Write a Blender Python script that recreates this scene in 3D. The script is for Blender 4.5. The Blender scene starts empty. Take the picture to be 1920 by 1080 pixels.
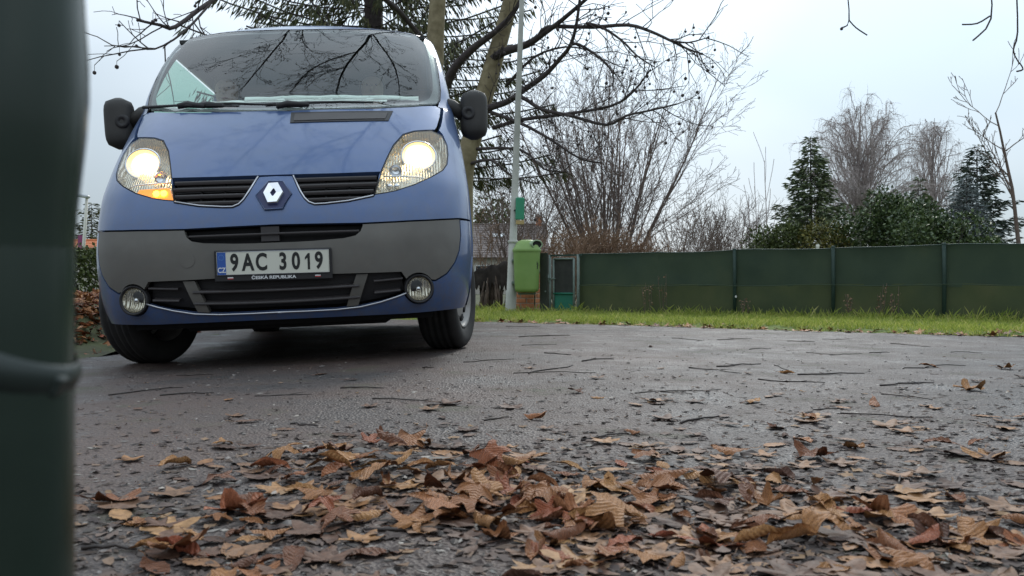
import bpy, math, random
import numpy as np
from mathutils import Vector, Matrix, noise as mnoise
from mathutils.geometry import delaunay_2d_cdt

# ------------------------------------------------------------------ camera, sky, sun, exposure
scene = bpy.context.scene
FPX, CX, CY, CAMH = 1600.0, 960.0, 540.0, 0.38          # focal length and centre in photo pixels, lens height in metres
cam_d = bpy.data.cameras.new('camera'); cam = bpy.data.objects.new('camera', cam_d)
scene.collection.objects.link(cam); scene.camera = cam
cam_d.sensor_width = 36.0; cam_d.lens = FPX / 1920 * 36.0
cam_d.clip_start = 0.01; cam_d.clip_end = 2000
cam.location = (0, 0, CAMH); cam.rotation_euler = (math.pi / 2, 0, 0)
cam_d.dof.use_dof = True; cam_d.dof.focus_distance = 4.3; cam_d.dof.aperture_fstop = 10.0

SUN_EL, SUN_AZ = 34.0, 14.0                              # degrees; azimuth from +Y towards +X
world = bpy.data.worlds.new('World'); scene.world = world; world.use_nodes = True
wn, wl = world.node_tree.nodes, world.node_tree.links
wn.clear()
w_out = wn.new('ShaderNodeOutputWorld')
sky = wn.new('ShaderNodeTexSky'); sky.sky_type = 'NISHITA'; sky.sun_disc = False
sky.sun_elevation = math.radians(SUN_EL); sky.sun_rotation = math.radians(SUN_AZ)
bg_sky = wn.new('ShaderNodeBackground'); bg_sky.inputs['Strength'].default_value = 0.05
wl.new(sky.outputs[0], bg_sky.inputs['Color'])
# the overcast layer: an even cloud deck, brighter overhead than at the horizon, with soft patches
tc = wn.new('ShaderNodeTexCoord'); sep = wn.new('ShaderNodeSeparateXYZ'); wl.new(tc.outputs['Generated'], sep.inputs[0])
mr = wn.new('ShaderNodeMapRange'); mr.inputs['From Min'].default_value = 0.0; mr.inputs['From Max'].default_value = 1.0
mr.inputs['To Min'].default_value = 0.53; mr.inputs['To Max'].default_value = 1.7
wl.new(sep.outputs['Z'], mr.inputs['Value'])
# the cloud deck thins towards the sun
vd = wn.new('ShaderNodeVectorMath'); vd.operation = 'DOT_PRODUCT'; wl.new(tc.outputs['Generated'], vd.inputs[0])
vd.inputs[1].default_value = (math.sin(math.radians(SUN_AZ)) * math.cos(math.radians(SUN_EL)), math.cos(math.radians(SUN_AZ)) * math.cos(math.radians(SUN_EL)), math.sin(math.radians(SUN_EL)))
halo = wn.new('ShaderNodeMapRange'); halo.interpolation_type = 'SMOOTHSTEP'
for _k, _v in (('From Min', 0.60), ('From Max', 1.0), ('To Min', 1.0), ('To Max', 1.62)): halo.inputs[_k].default_value = _v
wl.new(vd.outputs['Value'], halo.inputs['Value'])
hm = wn.new('ShaderNodeMath'); hm.operation = 'MULTIPLY'; wl.new(mr.outputs[0], hm.inputs[0]); wl.new(halo.outputs[0], hm.inputs[1])
cn = wn.new('ShaderNodeTexNoise'); cn.inputs['Scale'].default_value = 1.9; cn.inputs['Detail'].default_value = 3.0
cn.inputs['Roughness'].default_value = 0.45
cmap = wn.new('ShaderNodeMapping'); cmap.inputs['Scale'].default_value = (1, 1, 2.2); cmap.inputs['Location'].default_value = (0.35, 0.2, 0.1)
wl.new(tc.outputs['Generated'], cmap.inputs[0]); wl.new(cmap.outputs[0], cn.inputs['Vector'])
cr = wn.new('ShaderNodeValToRGB')
cr.color_ramp.elements[0].position = 0.36; cr.color_ramp.elements[0].color = (0.60, 0.73, 0.83, 1)
cr.color_ramp.elements[1].position = 0.62; cr.color_ramp.elements[1].color = (0.80, 0.90, 0.99, 1)
wl.new(cn.outputs['Fac'], cr.inputs[0])
bg_cl = wn.new('ShaderNodeBackground'); wl.new(cr.outputs[0], bg_cl.inputs['Color']); wl.new(hm.outputs[0], bg_cl.inputs['Strength'])
wadd = wn.new('ShaderNodeMixShader'); wadd.inputs[0].default_value = 0.82
wl.new(bg_sky.outputs[0], wadd.inputs[1]); wl.new(bg_cl.outputs[0], wadd.inputs[2])
wl.new(wadd.outputs[0], w_out.inputs[0])

sun_d = bpy.data.lights.new('sun', 'SUN'); sun = bpy.data.objects.new('sun', sun_d); scene.collection.objects.link(sun)
sun_d.energy = 1.0; sun_d.angle = math.radians(16); sun_d.color = (1.0, 0.95, 0.88)
_az, _el = math.radians(SUN_AZ), math.radians(SUN_EL)
sun.rotation_euler = Vector((-math.sin(_az) * math.cos(_el), -math.cos(_az) * math.cos(_el), -math.sin(_el))).to_track_quat('-Z', 'Y').to_euler()

vs = scene.view_settings
vs.view_transform = 'Standard'; vs.look = 'None'; vs.gamma = 1.0; vs.use_curve_mapping = False; vs.exposure = 0.22
scene.cycles.max_bounces = 8; scene.cycles.transparent_max_bounces = 24
scene.cycles.use_denoising = True

# ------------------------------------------------------------------ helpers
COL = scene.collection
PI = math.pi

def tag(o, label=None, cat=None, group=None, kind=None):
    if label: o['label'] = label
    if cat: o['category'] = cat
    if group: o['group'] = group
    if kind: o['kind'] = kind
    return o

def thing(name, label, cat, loc=(0, 0, 0), rotz=0.0, group=None):
    o = bpy.data.objects.new(name, None); COL.objects.link(o)
    o.empty_display_size = 0.05
    o.location = loc; o.rotation_euler = (0, 0, rotz)
    return tag(o, label, cat, group)

def new_mesh(name, V, F, smooth=True):
    me = bpy.data.meshes.new(name)
    me.from_pydata([tuple(map(float, v)) for v in V], [], F)
    if smooth: me.polygons.foreach_set('use_smooth', [True] * len(me.polygons))
    me.update()
    return me

def add_obj(name, me, mat=None, parent=None):
    if mat is not None and not me.materials: me.materials.append(mat)
    o = bpy.data.objects.new(name, me); COL.objects.link(o)
    if parent is not None: o.parent = parent
    return o

class Geo:
    """Collects simple shapes that belong to one piece."""
    def __init__(self): self.V = []; self.F = []
    def tube(self, pts, radii, n=5, cap=True):
        base = len(self.V); m = len(pts)
        P = [Vector(p) for p in pts]
        ref = Vector((0.31, 0.17, 0.93))
        for i in range(m):
            t = (P[min(i + 1, m - 1)] - P[max(i - 1, 0)])
            if t.length < 1e-9: t = Vector((0, 0, 1))
            t.normalize()
            a = t.cross(ref)
            if a.length < 0.05: a = t.cross(Vector((1, 0, 0)))
            a.normalize(); b = t.cross(a)
            r = radii[i] if hasattr(radii, '__len__') else radii
            for k in range(n):
                an = 2 * PI * k / n
                self.V.append(P[i] + a * (r * math.cos(an)) + b * (r * math.sin(an)))
        for i in range(m - 1):
            for k in range(n):
                k2 = (k + 1) % n
                self.F.append((base + i * n + k, base + i * n + k2, base + (i + 1) * n + k2, base + (i + 1) * n + k))
        if cap and n >= 3:
            self.F.append(tuple(base + k for k in range(n))[::-1])
            self.F.append(tuple(base + (m - 1) * n + k for k in range(n)))
        return self
    def box(self, c, s, M=None, bevel=0.0):
        b = len(self.V); c = Vector(c)
        sx, sy, sz = s[0] / 2, s[1] / 2, s[2] / 2
        if bevel <= 0:
            co = [(-sx, -sy, -sz), (sx, -sy, -sz), (sx, sy, -sz), (-sx, sy, -sz), (-sx, -sy, sz), (sx, -sy, sz), (sx, sy, sz), (-sx, sy, sz)]
            fs = [(0, 3, 2, 1), (4, 5, 6, 7), (0, 1, 5, 4), (1, 2, 6, 5), (2, 3, 7, 6), (3, 0, 4, 7)]
        else:
            e = bevel; co = []; fs = []
            rings = [(-sz, e), (-sz + e, 0), (sz - e, 0), (sz, e)]
            for z, ins in rings:
                x, y = sx - ins, sy - ins
                k = e if ins == 0 else e * 0.6
                co += [(-x + k, -y, z), (x - k, -y, z), (x, -y + k, z), (x, y - k, z), (x - k, y, z), (-x + k, y, z), (-x, y - k, z), (-x, -y + k, z)]
            for r in range(3):
                for k in range(8):
                    k2 = (k + 1) % 8
                    fs.append((r * 8 + k, r * 8 + k2, r * 8 + 8 + k2, r * 8 + 8 + k))
            fs.append(tuple(range(8))[::-1]); fs.append(tuple(24 + k for k in range(8)))
        for p in co:
            v = Vector(p)
            if M is not None: v = M @ v
            self.V.append(c + v)
        self.F += [tuple(b + i for i in f) for f in fs]
        return self
    def lathe(self, prof, n=32, axis='z', c=(0, 0, 0), close=False):
        """prof: (radius, height) pairs turned round an axis."""
        b = len(self.V); c = Vector(c); m = len(prof)
        for r, h in prof:
            for k in range(n):
                a = 2 * PI * k / n
                if axis == 'z': v = Vector((r * math.cos(a), r * math.sin(a), h))
                elif axis == 'x': v = Vector((h, r * math.cos(a), r * math.sin(a)))
                else: v = Vector((r * math.cos(a), h, r * math.sin(a)))
                self.V.append(c + v)
        for i in range(m - 1 + (1 if close else 0)):
            i2 = (i + 1) % m
            for k in range(n):
                k2 = (k + 1) % n
                f = (b + i * n + k, b + i * n + k2, b + i2 * n + k2, b + i2 * n + k)
                self.F.append(f if axis != 'y' else f[::-1])
        return self
    def quad(self, a, b_, c, d):
        b = len(self.V); self.V += [Vector(a), Vector(b_), Vector(c), Vector(d)]; self.F.append((b, b + 1, b + 2, b + 3)); return self
    def tri(self, a, b_, c):
        b = len(self.V); self.V += [Vector(a), Vector(b_), Vector(c)]; self.F.append((b, b + 1, b + 2)); return self
    def prism(self, poly, y0, y1, axis='y', M=None):
        """polygon in (x, z) pushed from y0 to y1"""
        b = len(self.V); n = len(poly)
        for y in (y0, y1):
            for p in poly:
                v = Vector((p[0], y, p[1]))
                if M is not None: v = M @ v
                self.V.append(v)
        self.F.append(tuple(b + i for i in range(n))); self.F.append(tuple(b + n + i for i in range(n))[::-1])
        for i in range(n):
            j = (i + 1) % n
            self.F.append((b + j, b + i, b + n + i, b + n + j))
        return self
    def build(self, name, mat, parent=None, smooth=False, kind=None):
        o = add_obj(name, new_mesh(name, self.V, self.F, smooth), mat, parent)
        if kind: o['kind'] = kind
        return o

def at(u, v, Y):
    """photo pixel + distance along the view axis -> a point of the place"""
    return Vector(((u - CX) / FPX * Y, Y, CAMH - (v - CY) / FPX * Y))

# ------------------------------------------------------------------ materials
MATS = {}
def mat(name, color=(0.5, 0.5, 0.5), rough=0.6, metal=0.0, spec=0.5, coat=0.0, emit=None, emit_s=0.0, alpha=1.0):
    m = bpy.data.materials.new(name); m.use_nodes = True
    b = m.node_tree.nodes['Principled BSDF']
    b.inputs['Base Color'].default_value = (*color, 1); b.inputs['Roughness'].default_value = rough
    b.inputs['Metallic'].default_value = metal; b.inputs['Specular IOR Level'].default_value = spec
    b.inputs['Coat Weight'].default_value = coat; b.inputs['Coat Roughness'].default_value = 0.06
    if emit: b.inputs['Emission Color'].default_value = (*emit, 1); b.inputs['Emission Strength'].default_value = emit_s
    MATS[name] = m
    return m

def N(m, kind, **kw):
    n = m.node_tree.nodes.new(kind)
    for k, v in kw.items():
        if k in n.inputs: n.inputs[k].default_value = v
        else: setattr(n, k, v)
    return n
def L(m, a, b): m.node_tree.links.new(a, b)
def bsdf(m): return m.node_tree.nodes['Principled BSDF']
def ramp(m, stops, src, interp='LINEAR'):
    r = N(m, 'ShaderNodeValToRGB'); cr_ = r.color_ramp; cr_.interpolation = interp
    while len(cr_.elements) < len(stops): cr_.elements.new(0.5)
    for e, (p, c) in zip(cr_.elements, stops): e.position = p; e.color = (*c, 1)
    L(m, src, r.inputs[0]); return r
def coords(m, scale=(1, 1, 1), space='Object'):
    t = N(m, 'ShaderNodeTexCoord'); mp = N(m, 'ShaderNodeMapping'); mp.inputs['Scale'].default_value = scale
    L(m, t.outputs[space], mp.inputs[0]); return mp.outputs[0]
def noise(m, vec, scale, detail=4.0, rough=0.55):
    n = N(m, 'ShaderNodeTexNoise'); n.inputs['Scale'].default_value = scale
    n.inputs['Detail'].default_value = detail; n.inputs['Roughness'].default_value = rough
    if vec is not None: L(m, vec, n.inputs['Vector'])
    return n.outputs['Fac']
def bump(m, src, strength=0.3, dist=0.01):
    b = N(m, 'ShaderNodeBump'); b.inputs['Strength'].default_value = strength; b.inputs['Distance'].default_value = dist
    L(m, src, b.inputs['Height']); L(m, b.outputs[0], bsdf(m).inputs['Normal']); return b
def varied(name, stops, scale, rough=0.8, detail=4, bmp=0.0, bdist=0.01, space='Object', vscale=(1, 1, 1), spec=0.4, rrange=None):
    m = mat(name, rough=rough, spec=spec)
    v = coords(m, vscale, space); f = noise(m, v, scale, detail)
    r = ramp(m, stops, f); L(m, r.outputs[0], bsdf(m).inputs['Base Color'])
    if bmp: bump(m, noise(m, v, scale * 3, detail), bmp, bdist)
    if rrange:
        k = N(m, 'ShaderNodeMapRange'); k.inputs['To Min'].default_value = rrange[0]; k.inputs['To Max'].default_value = rrange[1]
        L(m, noise(m, v, scale * 0.7, 3), k.inputs['Value']); L(m, k.outputs[0], bsdf(m).inputs['Roughness'])
    return m

def glass_mat(name, tint, ior=1.5, rough=0.0):
    m = bpy.data.materials.new(name); m.use_nodes = True; nt = m.node_tree; nt.nodes.clear()
    o = nt.nodes.new('ShaderNodeOutputMaterial'); mx = nt.nodes.new('ShaderNodeMixShader')
    t = nt.nodes.new('ShaderNodeBsdfTransparent'); t.inputs[0].default_value = (*tint, 1)
    g = nt.nodes.new('ShaderNodeBsdfGlossy'); g.inputs['Roughness'].default_value = rough
    f = nt.nodes.new('ShaderNodeFresnel')
    # a thin pane reflects alike from both sides: undo the swap the node makes on back faces
    ge = nt.nodes.new('ShaderNodeNewGeometry'); mi = nt.nodes.new('ShaderNodeMapRange'); mi.inputs['To Min'].default_value = ior; mi.inputs['To Max'].default_value = 1 / ior
    nt.links.new(ge.outputs['Backfacing'], mi.inputs['Value']); nt.links.new(mi.outputs[0], f.inputs['IOR'])
    nt.links.new(f.outputs[0], mx.inputs[0]); nt.links.new(t.outputs[0], mx.inputs[1]); nt.links.new(g.outputs[0], mx.inputs[2])
    nt.links.new(mx.outputs[0], o.inputs[0])
    MATS[name] = m
    return m

# asphalt: damp, gritty, brownish film towards the van, moss in patches
def asphalt():
    m = mat('wet_asphalt', rough=0.5, spec=0.38)
    v = coords(m)
    base = ramp(m, [(0.30, (0.021, 0.018, 0.018)), (0.52, (0.052, 0.045, 0.043)), (0.72, (0.128, 0.113, 0.106))], noise(m, v, 110, 3, 0.8))
    big = noise(m, v, 1.3, 5, 0.6)
    brown = ramp(m, [(0.36, (0, 0, 0)), (0.58, (1, 1, 1))], big)
    mx = N(m, 'ShaderNodeMix', data_type='RGBA', blend_type='MIX'); mx.inputs[7].default_value = (0.098, 0.062, 0.050, 1)
    k = N(m, 'ShaderNodeMath', operation='MULTIPLY'); k.inputs[1].default_value = 0.8
    sxa = N(m, 'ShaderNodeSeparateXYZ'); L(m, v, sxa.inputs[0]); film = N(m, 'ShaderNodeMapRange'); L(m, sxa.outputs['X'], film.inputs['Value'])   # mud the wheels have carried over the left lane
    for kk, vv in (('From Min', 1.6), ('From Max', -0.6), ('To Min', 0.45), ('To Max', 1.0)): film.inputs[kk].default_value = vv
    k0 = N(m, 'ShaderNodeMath', operation='MULTIPLY'); L(m, film.outputs[0], k0.inputs[0]); L(m, brown.outputs[0], k0.inputs[1])
    L(m, k0.outputs[0], k.inputs[0]); L(m, k.outputs[0], mx.inputs[0]); L(m, base.outputs[0], mx.inputs[6])
    moss_n = noise(m, v, 2.6, 6, 0.65)
    moss = ramp(m, [(0.57, (0, 0, 0)), (0.68, (1, 1, 1))], moss_n)
    mo = N(m, 'ShaderNodeMix', data_type='RGBA'); mo.inputs[7].default_value = (0.060, 0.070, 0.038, 1)
    k2 = N(m, 'ShaderNodeMath', operation='MULTIPLY'); k2.inputs[1].default_value = 0.6
    L(m, moss.outputs[0], k2.inputs[0]); L(m, k2.outputs[0], mo.inputs[0]); L(m, mx.outputs[2], mo.inputs[6])
    L(m, mo.outputs[2], bsdf(m).inputs['Base Color'])
    wet = ramp(m, [(0.33, (0.34,) * 3), (0.46, (0.52,) * 3), (0.62, (0.66,) * 3)], noise(m, v, 2.6, 9, 0.75))
    L(m, wet.outputs[0], bsdf(m).inputs['Roughness'])
    vor = N(m, 'ShaderNodeTexVoronoi'); vor.inputs['Scale'].default_value = 120
    L(m, v, vor.inputs['Vector'])
    add = N(m, 'ShaderNodeMath', operation='ADD'); L(m, vor.outputs['Distance'], add.inputs[0]); L(m, noise(m, v, 45, 4), add.inputs[1])
    bump(m, add.outputs[0], 0.8, 0.007)
    return m
ASPHALT = asphalt()
EARTH = varied('damp_soil', [(0.3, (0.045, 0.040, 0.022)), (0.6, (0.075, 0.085, 0.030))], 2.5, 0.9, bmp=0.5, bdist=0.03)
TURF = varied('turf_soil', [(0.3, (0.07, 0.10, 0.02)), (0.65, (0.14, 0.18, 0.035))], 6, 0.9, bmp=0.5, bdist=0.02)

# ------------------------------------------------------------------ ground
rng = random.Random(7)
VX, VY, VZ, VYAW, VROLL = -1.104, 4.042, 0.0, math.radians(4.98), math.radians(-2.42)   # the van's pose
def edge_y(x): return 9.36 - 0.695 * x           # far edge of the asphalt
def fence_y(x): return 12.85 - 0.694 * x         # line of the netting fence
def road_h(x, y):
    z = 0.056 * (x + 1.19) * math.exp(-((x + 1.19) / 1.7) ** 2 - ((y - 5.1) / 2.4) ** 2)
    z += 0.006 * mnoise.noise(Vector((x * 0.9, y * 0.9, 0.3))) * min(1, max(0, (y - 0.5)))
    z += 0.0035 * mnoise.noise(Vector((x * 6, y * 6, 1.3)))
    return z

def spaced(a, b, fine_a, fine_b, fine, coarse_growth=1.25):
    out = list(np.arange(fine_a, fine_b, fine)); s = fine; x = out[0]
    while x > a: s *= coarse_growth; x -= s; out.insert(0, max(x, a))
    s = fine; x = out[-1]
    while x < b: s *= coarse_growth; x += s; out.append(min(x, b))
    return out

def build_ground():
    g = Geo(); S = 900
    g.quad((-S, -S, -0.06), (S, -S, -0.06), (S, S, -0.06), (-S, S, -0.06))
    tag(g.build('ground', EARTH), kind='structure')
    xs = spaced(-40, 40, -3.6, 5.6, 0.045); qs = spaced(0, 45, 0.02, 12.5, 0.05)
    if qs[0] > 0: qs.insert(0, 0.0)
    V = []; F = []
    nx = len(xs)
    for q in qs:
        for x in xs:
            y = edge_y(x) - q
            if q == 0: y += 0.05 * mnoise.noise(Vector((x * 2.2, 0, 5))) + 0.02 * mnoise.noise(Vector((x * 9, 0, 5)))
            V.append((x, y, road_h(x, y)))
    for j in range(len(qs) - 1):
        for i in range(nx - 1):
            a = j * nx + i
            F.append((a, a + nx, a + nx + 1, a + 1))
    o = add_obj('road', new_mesh('road', V, F), ASPHALT); tag(o, kind='structure')
    # verge between asphalt and fence, and the garden soil behind
    V = []; F = []
    xs2 = list(np.arange(-14, 16, 0.25)); qv = [-0.10, 0.0, 0.12, 0.35, 0.8, 1.4, 2.2, 3.0, 3.5, 4.5, 6.5]
    for q in qv:
        for x in xs2:
            z = -0.03 + 0.055 * min(1, max(0, (q + 0.1) / 0.3)) + 0.02 * mnoise.noise(Vector((x * 0.8, q, 2)))
            V.append((x, edge_y(x) + q, z))
    n2 = len(xs2)
    for j in range(len(qv) - 1):
        for i in range(n2 - 1):
            a = j * n2 + i
            F.append((a, a + 1, a + n2 + 1, a + n2))
    o = add_obj('grass_verge', new_mesh('grass_verge', V, F), TURF); tag(o, kind='structure')
build_ground()
def verge_h(x, y):
    q = y - edge_y(x)
    return -0.03 + 0.055 * min(1, max(0, (q + 0.1) / 0.3)) + 0.02 * mnoise.noise(Vector((x * 0.8, q, 2)))




# ------------------------------------------------------------------ the van
BLUE = mat('van_blue_paint', (0.044, 0.088, 0.215), rough=0.42, metal=0.3, coat=0.7)
_v = coords(BLUE); bump(BLUE, noise(BLUE, _v, 900, 2), 0.02, 0.001)
_n = noise(BLUE, _v, 5, 6, 0.7)
_r = ramp(BLUE, [(0.35, (0.36,) * 3), (0.7, (0.55,) * 3)], _n); L(BLUE, _r.outputs[0], bsdf(BLUE).inputs['Roughness'])
_c = ramp(BLUE, [(0.4, (0.056, 0.106, 0.248)), (0.8, (0.090, 0.134, 0.245))], _n); L(BLUE, _c.outputs[0], bsdf(BLUE).inputs['Base Color'])
GREYP = varied('grey_bumper_plastic', [(0.3, (0.105, 0.098, 0.088)), (0.7, (0.150, 0.140, 0.125))], 4, 0.55, bmp=0.12, bdist=0.001)
def grime(m, top, strength, col=(0.13, 0.105, 0.085)):
    """road splash: denser towards the sill, in irregular spots"""
    b = bsdf(m); src = b.inputs['Base Color'].links[0].from_socket; v = coords(m)
    sp = N(m, 'ShaderNodeSeparateXYZ'); L(m, v, sp.inputs[0]); mr_ = N(m, 'ShaderNodeMapRange'); L(m, sp.outputs['Z'], mr_.inputs['Value'])
    for k, q in (('From Min', top), ('From Max', 0.18), ('To Min', 0.0), ('To Max', 1.0)): mr_.inputs[k].default_value = q
    sn = ramp(m, [(0.40, (0, 0, 0)), (0.66, (1, 1, 1))], noise(m, v, 22, 8, 0.75))
    a = N(m, 'ShaderNodeMath', operation='MULTIPLY'); L(m, mr_.outputs[0], a.inputs[0]); L(m, sn.outputs[0], a.inputs[1])
    a2 = N(m, 'ShaderNodeMath', operation='MULTIPLY'); a2.inputs[1].default_value = strength; L(m, a.outputs[0], a2.inputs[0])
    mx = N(m, 'ShaderNodeMix', data_type='RGBA'); mx.inputs[7].default_value = (*col, 1); L(m, a2.outputs[0], mx.inputs[0]); L(m, src, mx.inputs[6]); L(m, mx.outputs[2], b.inputs['Base Color'])
grime(GREYP, .75, .55); grime(BLUE, 1.0, .5)
BLACKP = mat('black_plastic', (0.016, 0.014, 0.015), rough=0.55)
DARKP = mat('dark_slat_plastic', (0.045, 0.038, 0.038), rough=0.5)
CAVITY = mat('cavity_black', (0.008, 0.007, 0.007), rough=0.9)
CHROME = mat('chrome', (0.80, 0.80, 0.82), rough=0.16, metal=1.0)
SATIN = mat('satin_trim', (0.55, 0.55, 0.58), rough=0.32, metal=0.9)
RUBBER = varied('tyre_rubber', [(0.3, (0.014, 0.013, 0.013)), (0.7, (0.030, 0.027, 0.025))], 14, 0.75, bmp=0.15, bdist=0.002)
HUBCAP = varied('dirty_hubcap', [(0.3, (0.20, 0.185, 0.17)), (0.7, (0.36, 0.34, 0.32))], 6, 0.45)
FRIT = mat('windscreen_black_border', (0.028, 0.028, 0.03), rough=0.25)
WSGLASS = glass_mat('windscreen_glass', (0.86, 0.94, 0.90), 2.0)
SIDEGLASS = glass_mat('side_window_glass', (0.46, 0.70, 0.60), 1.5)
LENS = glass_mat('headlight_lens', (0.92, 0.93, 0.93), 1.45, 0.02)
REFLECTOR = mat('headlight_reflector', (0.72, 0.66, 0.54), rough=0.22, metal=0.85)
_w = N(REFLECTOR, 'ShaderNodeTexWave'); _w.inputs['Scale'].default_value = 22; _w.inputs['Distortion'].default_value = 2.5; L(REFLECTOR, coords(REFLECTOR), _w.inputs['Vector']); bump(REFLECTOR, _w.outputs['Fac'], .6, .01)
LITLAMP = mat('lit_headlamp', (1, 0.9, 0.7), emit=(1.0, 0.80, 0.46), emit_s=16.0)
LITGLOW = mat('headlamp_glare_ring', (0.9, 0.8, 0.6), rough=0.3, emit=(1.0, 0.74, 0.36), emit_s=2.6)  # added glowing ring in place of the lamp's glare
LITBOWL = mat('glowing_headlamp_bowl', (0.8, 0.7, 0.5), rough=0.3, metal=0.6, emit=(1.0, 0.66, 0.26), emit_s=1.1)  # bowl emits in place of the lamp light it would reflect
AMBERLIT = mat('lit_indicator', (1, 0.4, 0.05), emit=(1.0, 0.50, 0.03), emit_s=9.0)
AMBERGLOW = mat('glowing_indicator_back', (0.8, 0.25, 0.02), rough=0.3, emit=(1.0, 0.34, 0.01), emit_s=0.75)  # backing emits in place of indicator light falling on it
PLATEW = mat('plate_white', (0.66, 0.65, 0.56), rough=0.45)
PLATEB = mat('plate_blue', (0.03, 0.10, 0.38), rough=0.4)
INK = mat('plate_black_ink', (0.012, 0.012, 0.012), rough=0.5)
WHITEINK = mat('white_print', (0.75, 0.75, 0.75), rough=0.5)
REDINK = mat('red_print', (0.45, 0.04, 0.04), rough=0.5)
YELINK = mat('yellow_print', (0.10, 0.25, 0.55), rough=0.5)
CABIN = mat('cabin_trim', (0.035, 0.037, 0.037), rough=0.8)
SEATM = varied('seat_fabric', [(0.3, (0.03, 0.032, 0.035)), (0.7, (0.055, 0.055, 0.058))], 30, 0.95)

def pchip(zs, vs_):
    zs = np.array(zs, float); vs_ = np.array(vs_, float)
    h = np.diff(zs); d = np.diff(vs_) / h; m = np.zeros(len(zs))
    m[0], m[-1] = d[0], d[-1]
    for i in range(1, len(zs) - 1):
        if d[i - 1] * d[i] > 0:
            w1, w2 = 2 * h[i] + h[i - 1], h[i] + 2 * h[i - 1]
            m[i] = (w1 + w2) / (w1 / d[i - 1] + w2 / d[i])
    def f(z):
        z = np.clip(np.asarray(z, float), zs[0], zs[-1]); k = np.clip(np.searchsorted(zs, z) - 1, 0, len(zs) - 2)
        t = (z - zs[k]) / h[k]
        return ((1 + 2 * t) * (1 - t) ** 2 * vs_[k] + t * (1 - t) ** 2 * h[k] * m[k]
                + t * t * (3 - 2 * t) * vs_[k + 1] + t * t * (t - 1) * h[k] * m[k + 1])
    return f
WZ = np.linspace(1.42, 1.93, 9); _t = (WZ - 1.42) / .51; WYv = .69 + .51 * _t - .155 * _t * (1 - _t)     # the windscreen bulges a little
f_y0 = pchip([.18, .24, .30, .40, .50, .60, .665, .72, .80, .88, .93, 1.0, 1.1, 1.2, 1.3, 1.38] + list(WZ) + [1.955, 1.97],
             [.12, .06, .03, .006, .0, .004, .018, .028, .055, .095, .135, .20, .30, .41, .53, .635] + list(WYv) + [1.25, 1.33])
f_W = pchip([.18, .35, .6, .85, 1.0, 1.2, 1.4, 1.6, 1.8, 1.93, 1.97], [.895, .935, .955, .953, .945, .925, .898, .868, .832, .795, .765])
f_R = pchip([.18, .6, .9, 1.2, 1.4, 1.6, 1.97], [.34, .36, .34, .28, .20, .15, .13])
f_B = pchip([.18, .6, .9, 1.2, 1.4, 1.97], [.08, .09, .12, .13, .14, .10])
f_C = pchip([1.2, 1.42, 1.93, 1.97], [0, .0, .045, .05])

def surf(s, z):
    s = np.asarray(s, float); z = np.asarray(z, float)
    W, R, B, C = f_W(z), f_R(z), f_B(z), f_C(z)
    a = np.abs(s); c = W - R
    th = np.clip((a - c) / R, 0, PI / 2)
    x = np.where(a <= c, a, c + R * np.sin(th)); yc = np.where(a <= c, 0, R * (1 - np.cos(th)))
    over = np.maximum(a - c - R * PI / 2, 0)
    y = f_y0(z) + B * (x / W) ** 2 + yc + over
    return np.stack([np.sign(s) * x, y, z + C * (1 - (x / W) ** 2)], -1)
def s_end(z): return float(f_W(z) - f_R(z) + f_R(z) * PI / 2)
def surf_n(s, z):
    e = 2e-3
    ds = surf(s + e, z) - surf(s - e, z); dz = surf(s, z + e) - surf(s, z - e)
    n = np.cross(ds, dz); return n / np.linalg.norm(n, axis=-1, keepdims=True)

VAN_M = Matrix.Translation((VX, VY, VZ)) @ Matrix.Rotation(VYAW, 4, 'Z') @ Matrix.Rotation(VROLL, 4, 'Y')
_VM = np.array(VAN_M)
def vproj(p):
    w = p @ _VM[:3, :3].T + _VM[:3, 3]
    return np.stack([CX + FPX * w[..., 0] / w[..., 1], CY - FPX * (w[..., 2] - CAMH) / w[..., 1]], -1)
def sz(u, v):
    """where on the van's skin a photo pixel falls: (distance round the front from the middle, height)"""
    q = np.array([(u - 518) / 385.0, 0.40 + (540 - v) / 372.0]); tgt = np.array([u, v], float)
    for _ in range(60):
        p0 = vproj(surf(q[0], q[1])); e = tgt - p0
        if np.abs(e).max() < 0.05: break
        h = 1e-4
        J = np.stack([(vproj(surf(q[0] + h, q[1])) - p0) / h, (vproj(surf(q[0], q[1] + h)) - p0) / h], -1)
        try: d = np.linalg.solve(J + np.eye(2) * 1e-3, e)
        except Exception: break
        q = q + np.clip(d, -0.06, 0.06)
        q[1] = min(max(q[1], 0.19), 1.968); lim = s_end(q[1]); q[0] = min(max(q[0], -lim), lim)
    return float(q[0]), float(q[1])
def PXS(pts): return [sz(u, v) for u, v in pts]
def mir(pts): return [(-s, z) for s, z in pts][::-1]
def whole(half):
    """half outline from the middle (top) to the middle (bottom) on the right -> the whole outline"""
    h = [(0.0 if i in (0, len(half) - 1) else s, z) for i, (s, z) in enumerate(half)]
    return h + [(-s, z) for s, z in h[1:-1]][::-1]

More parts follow.
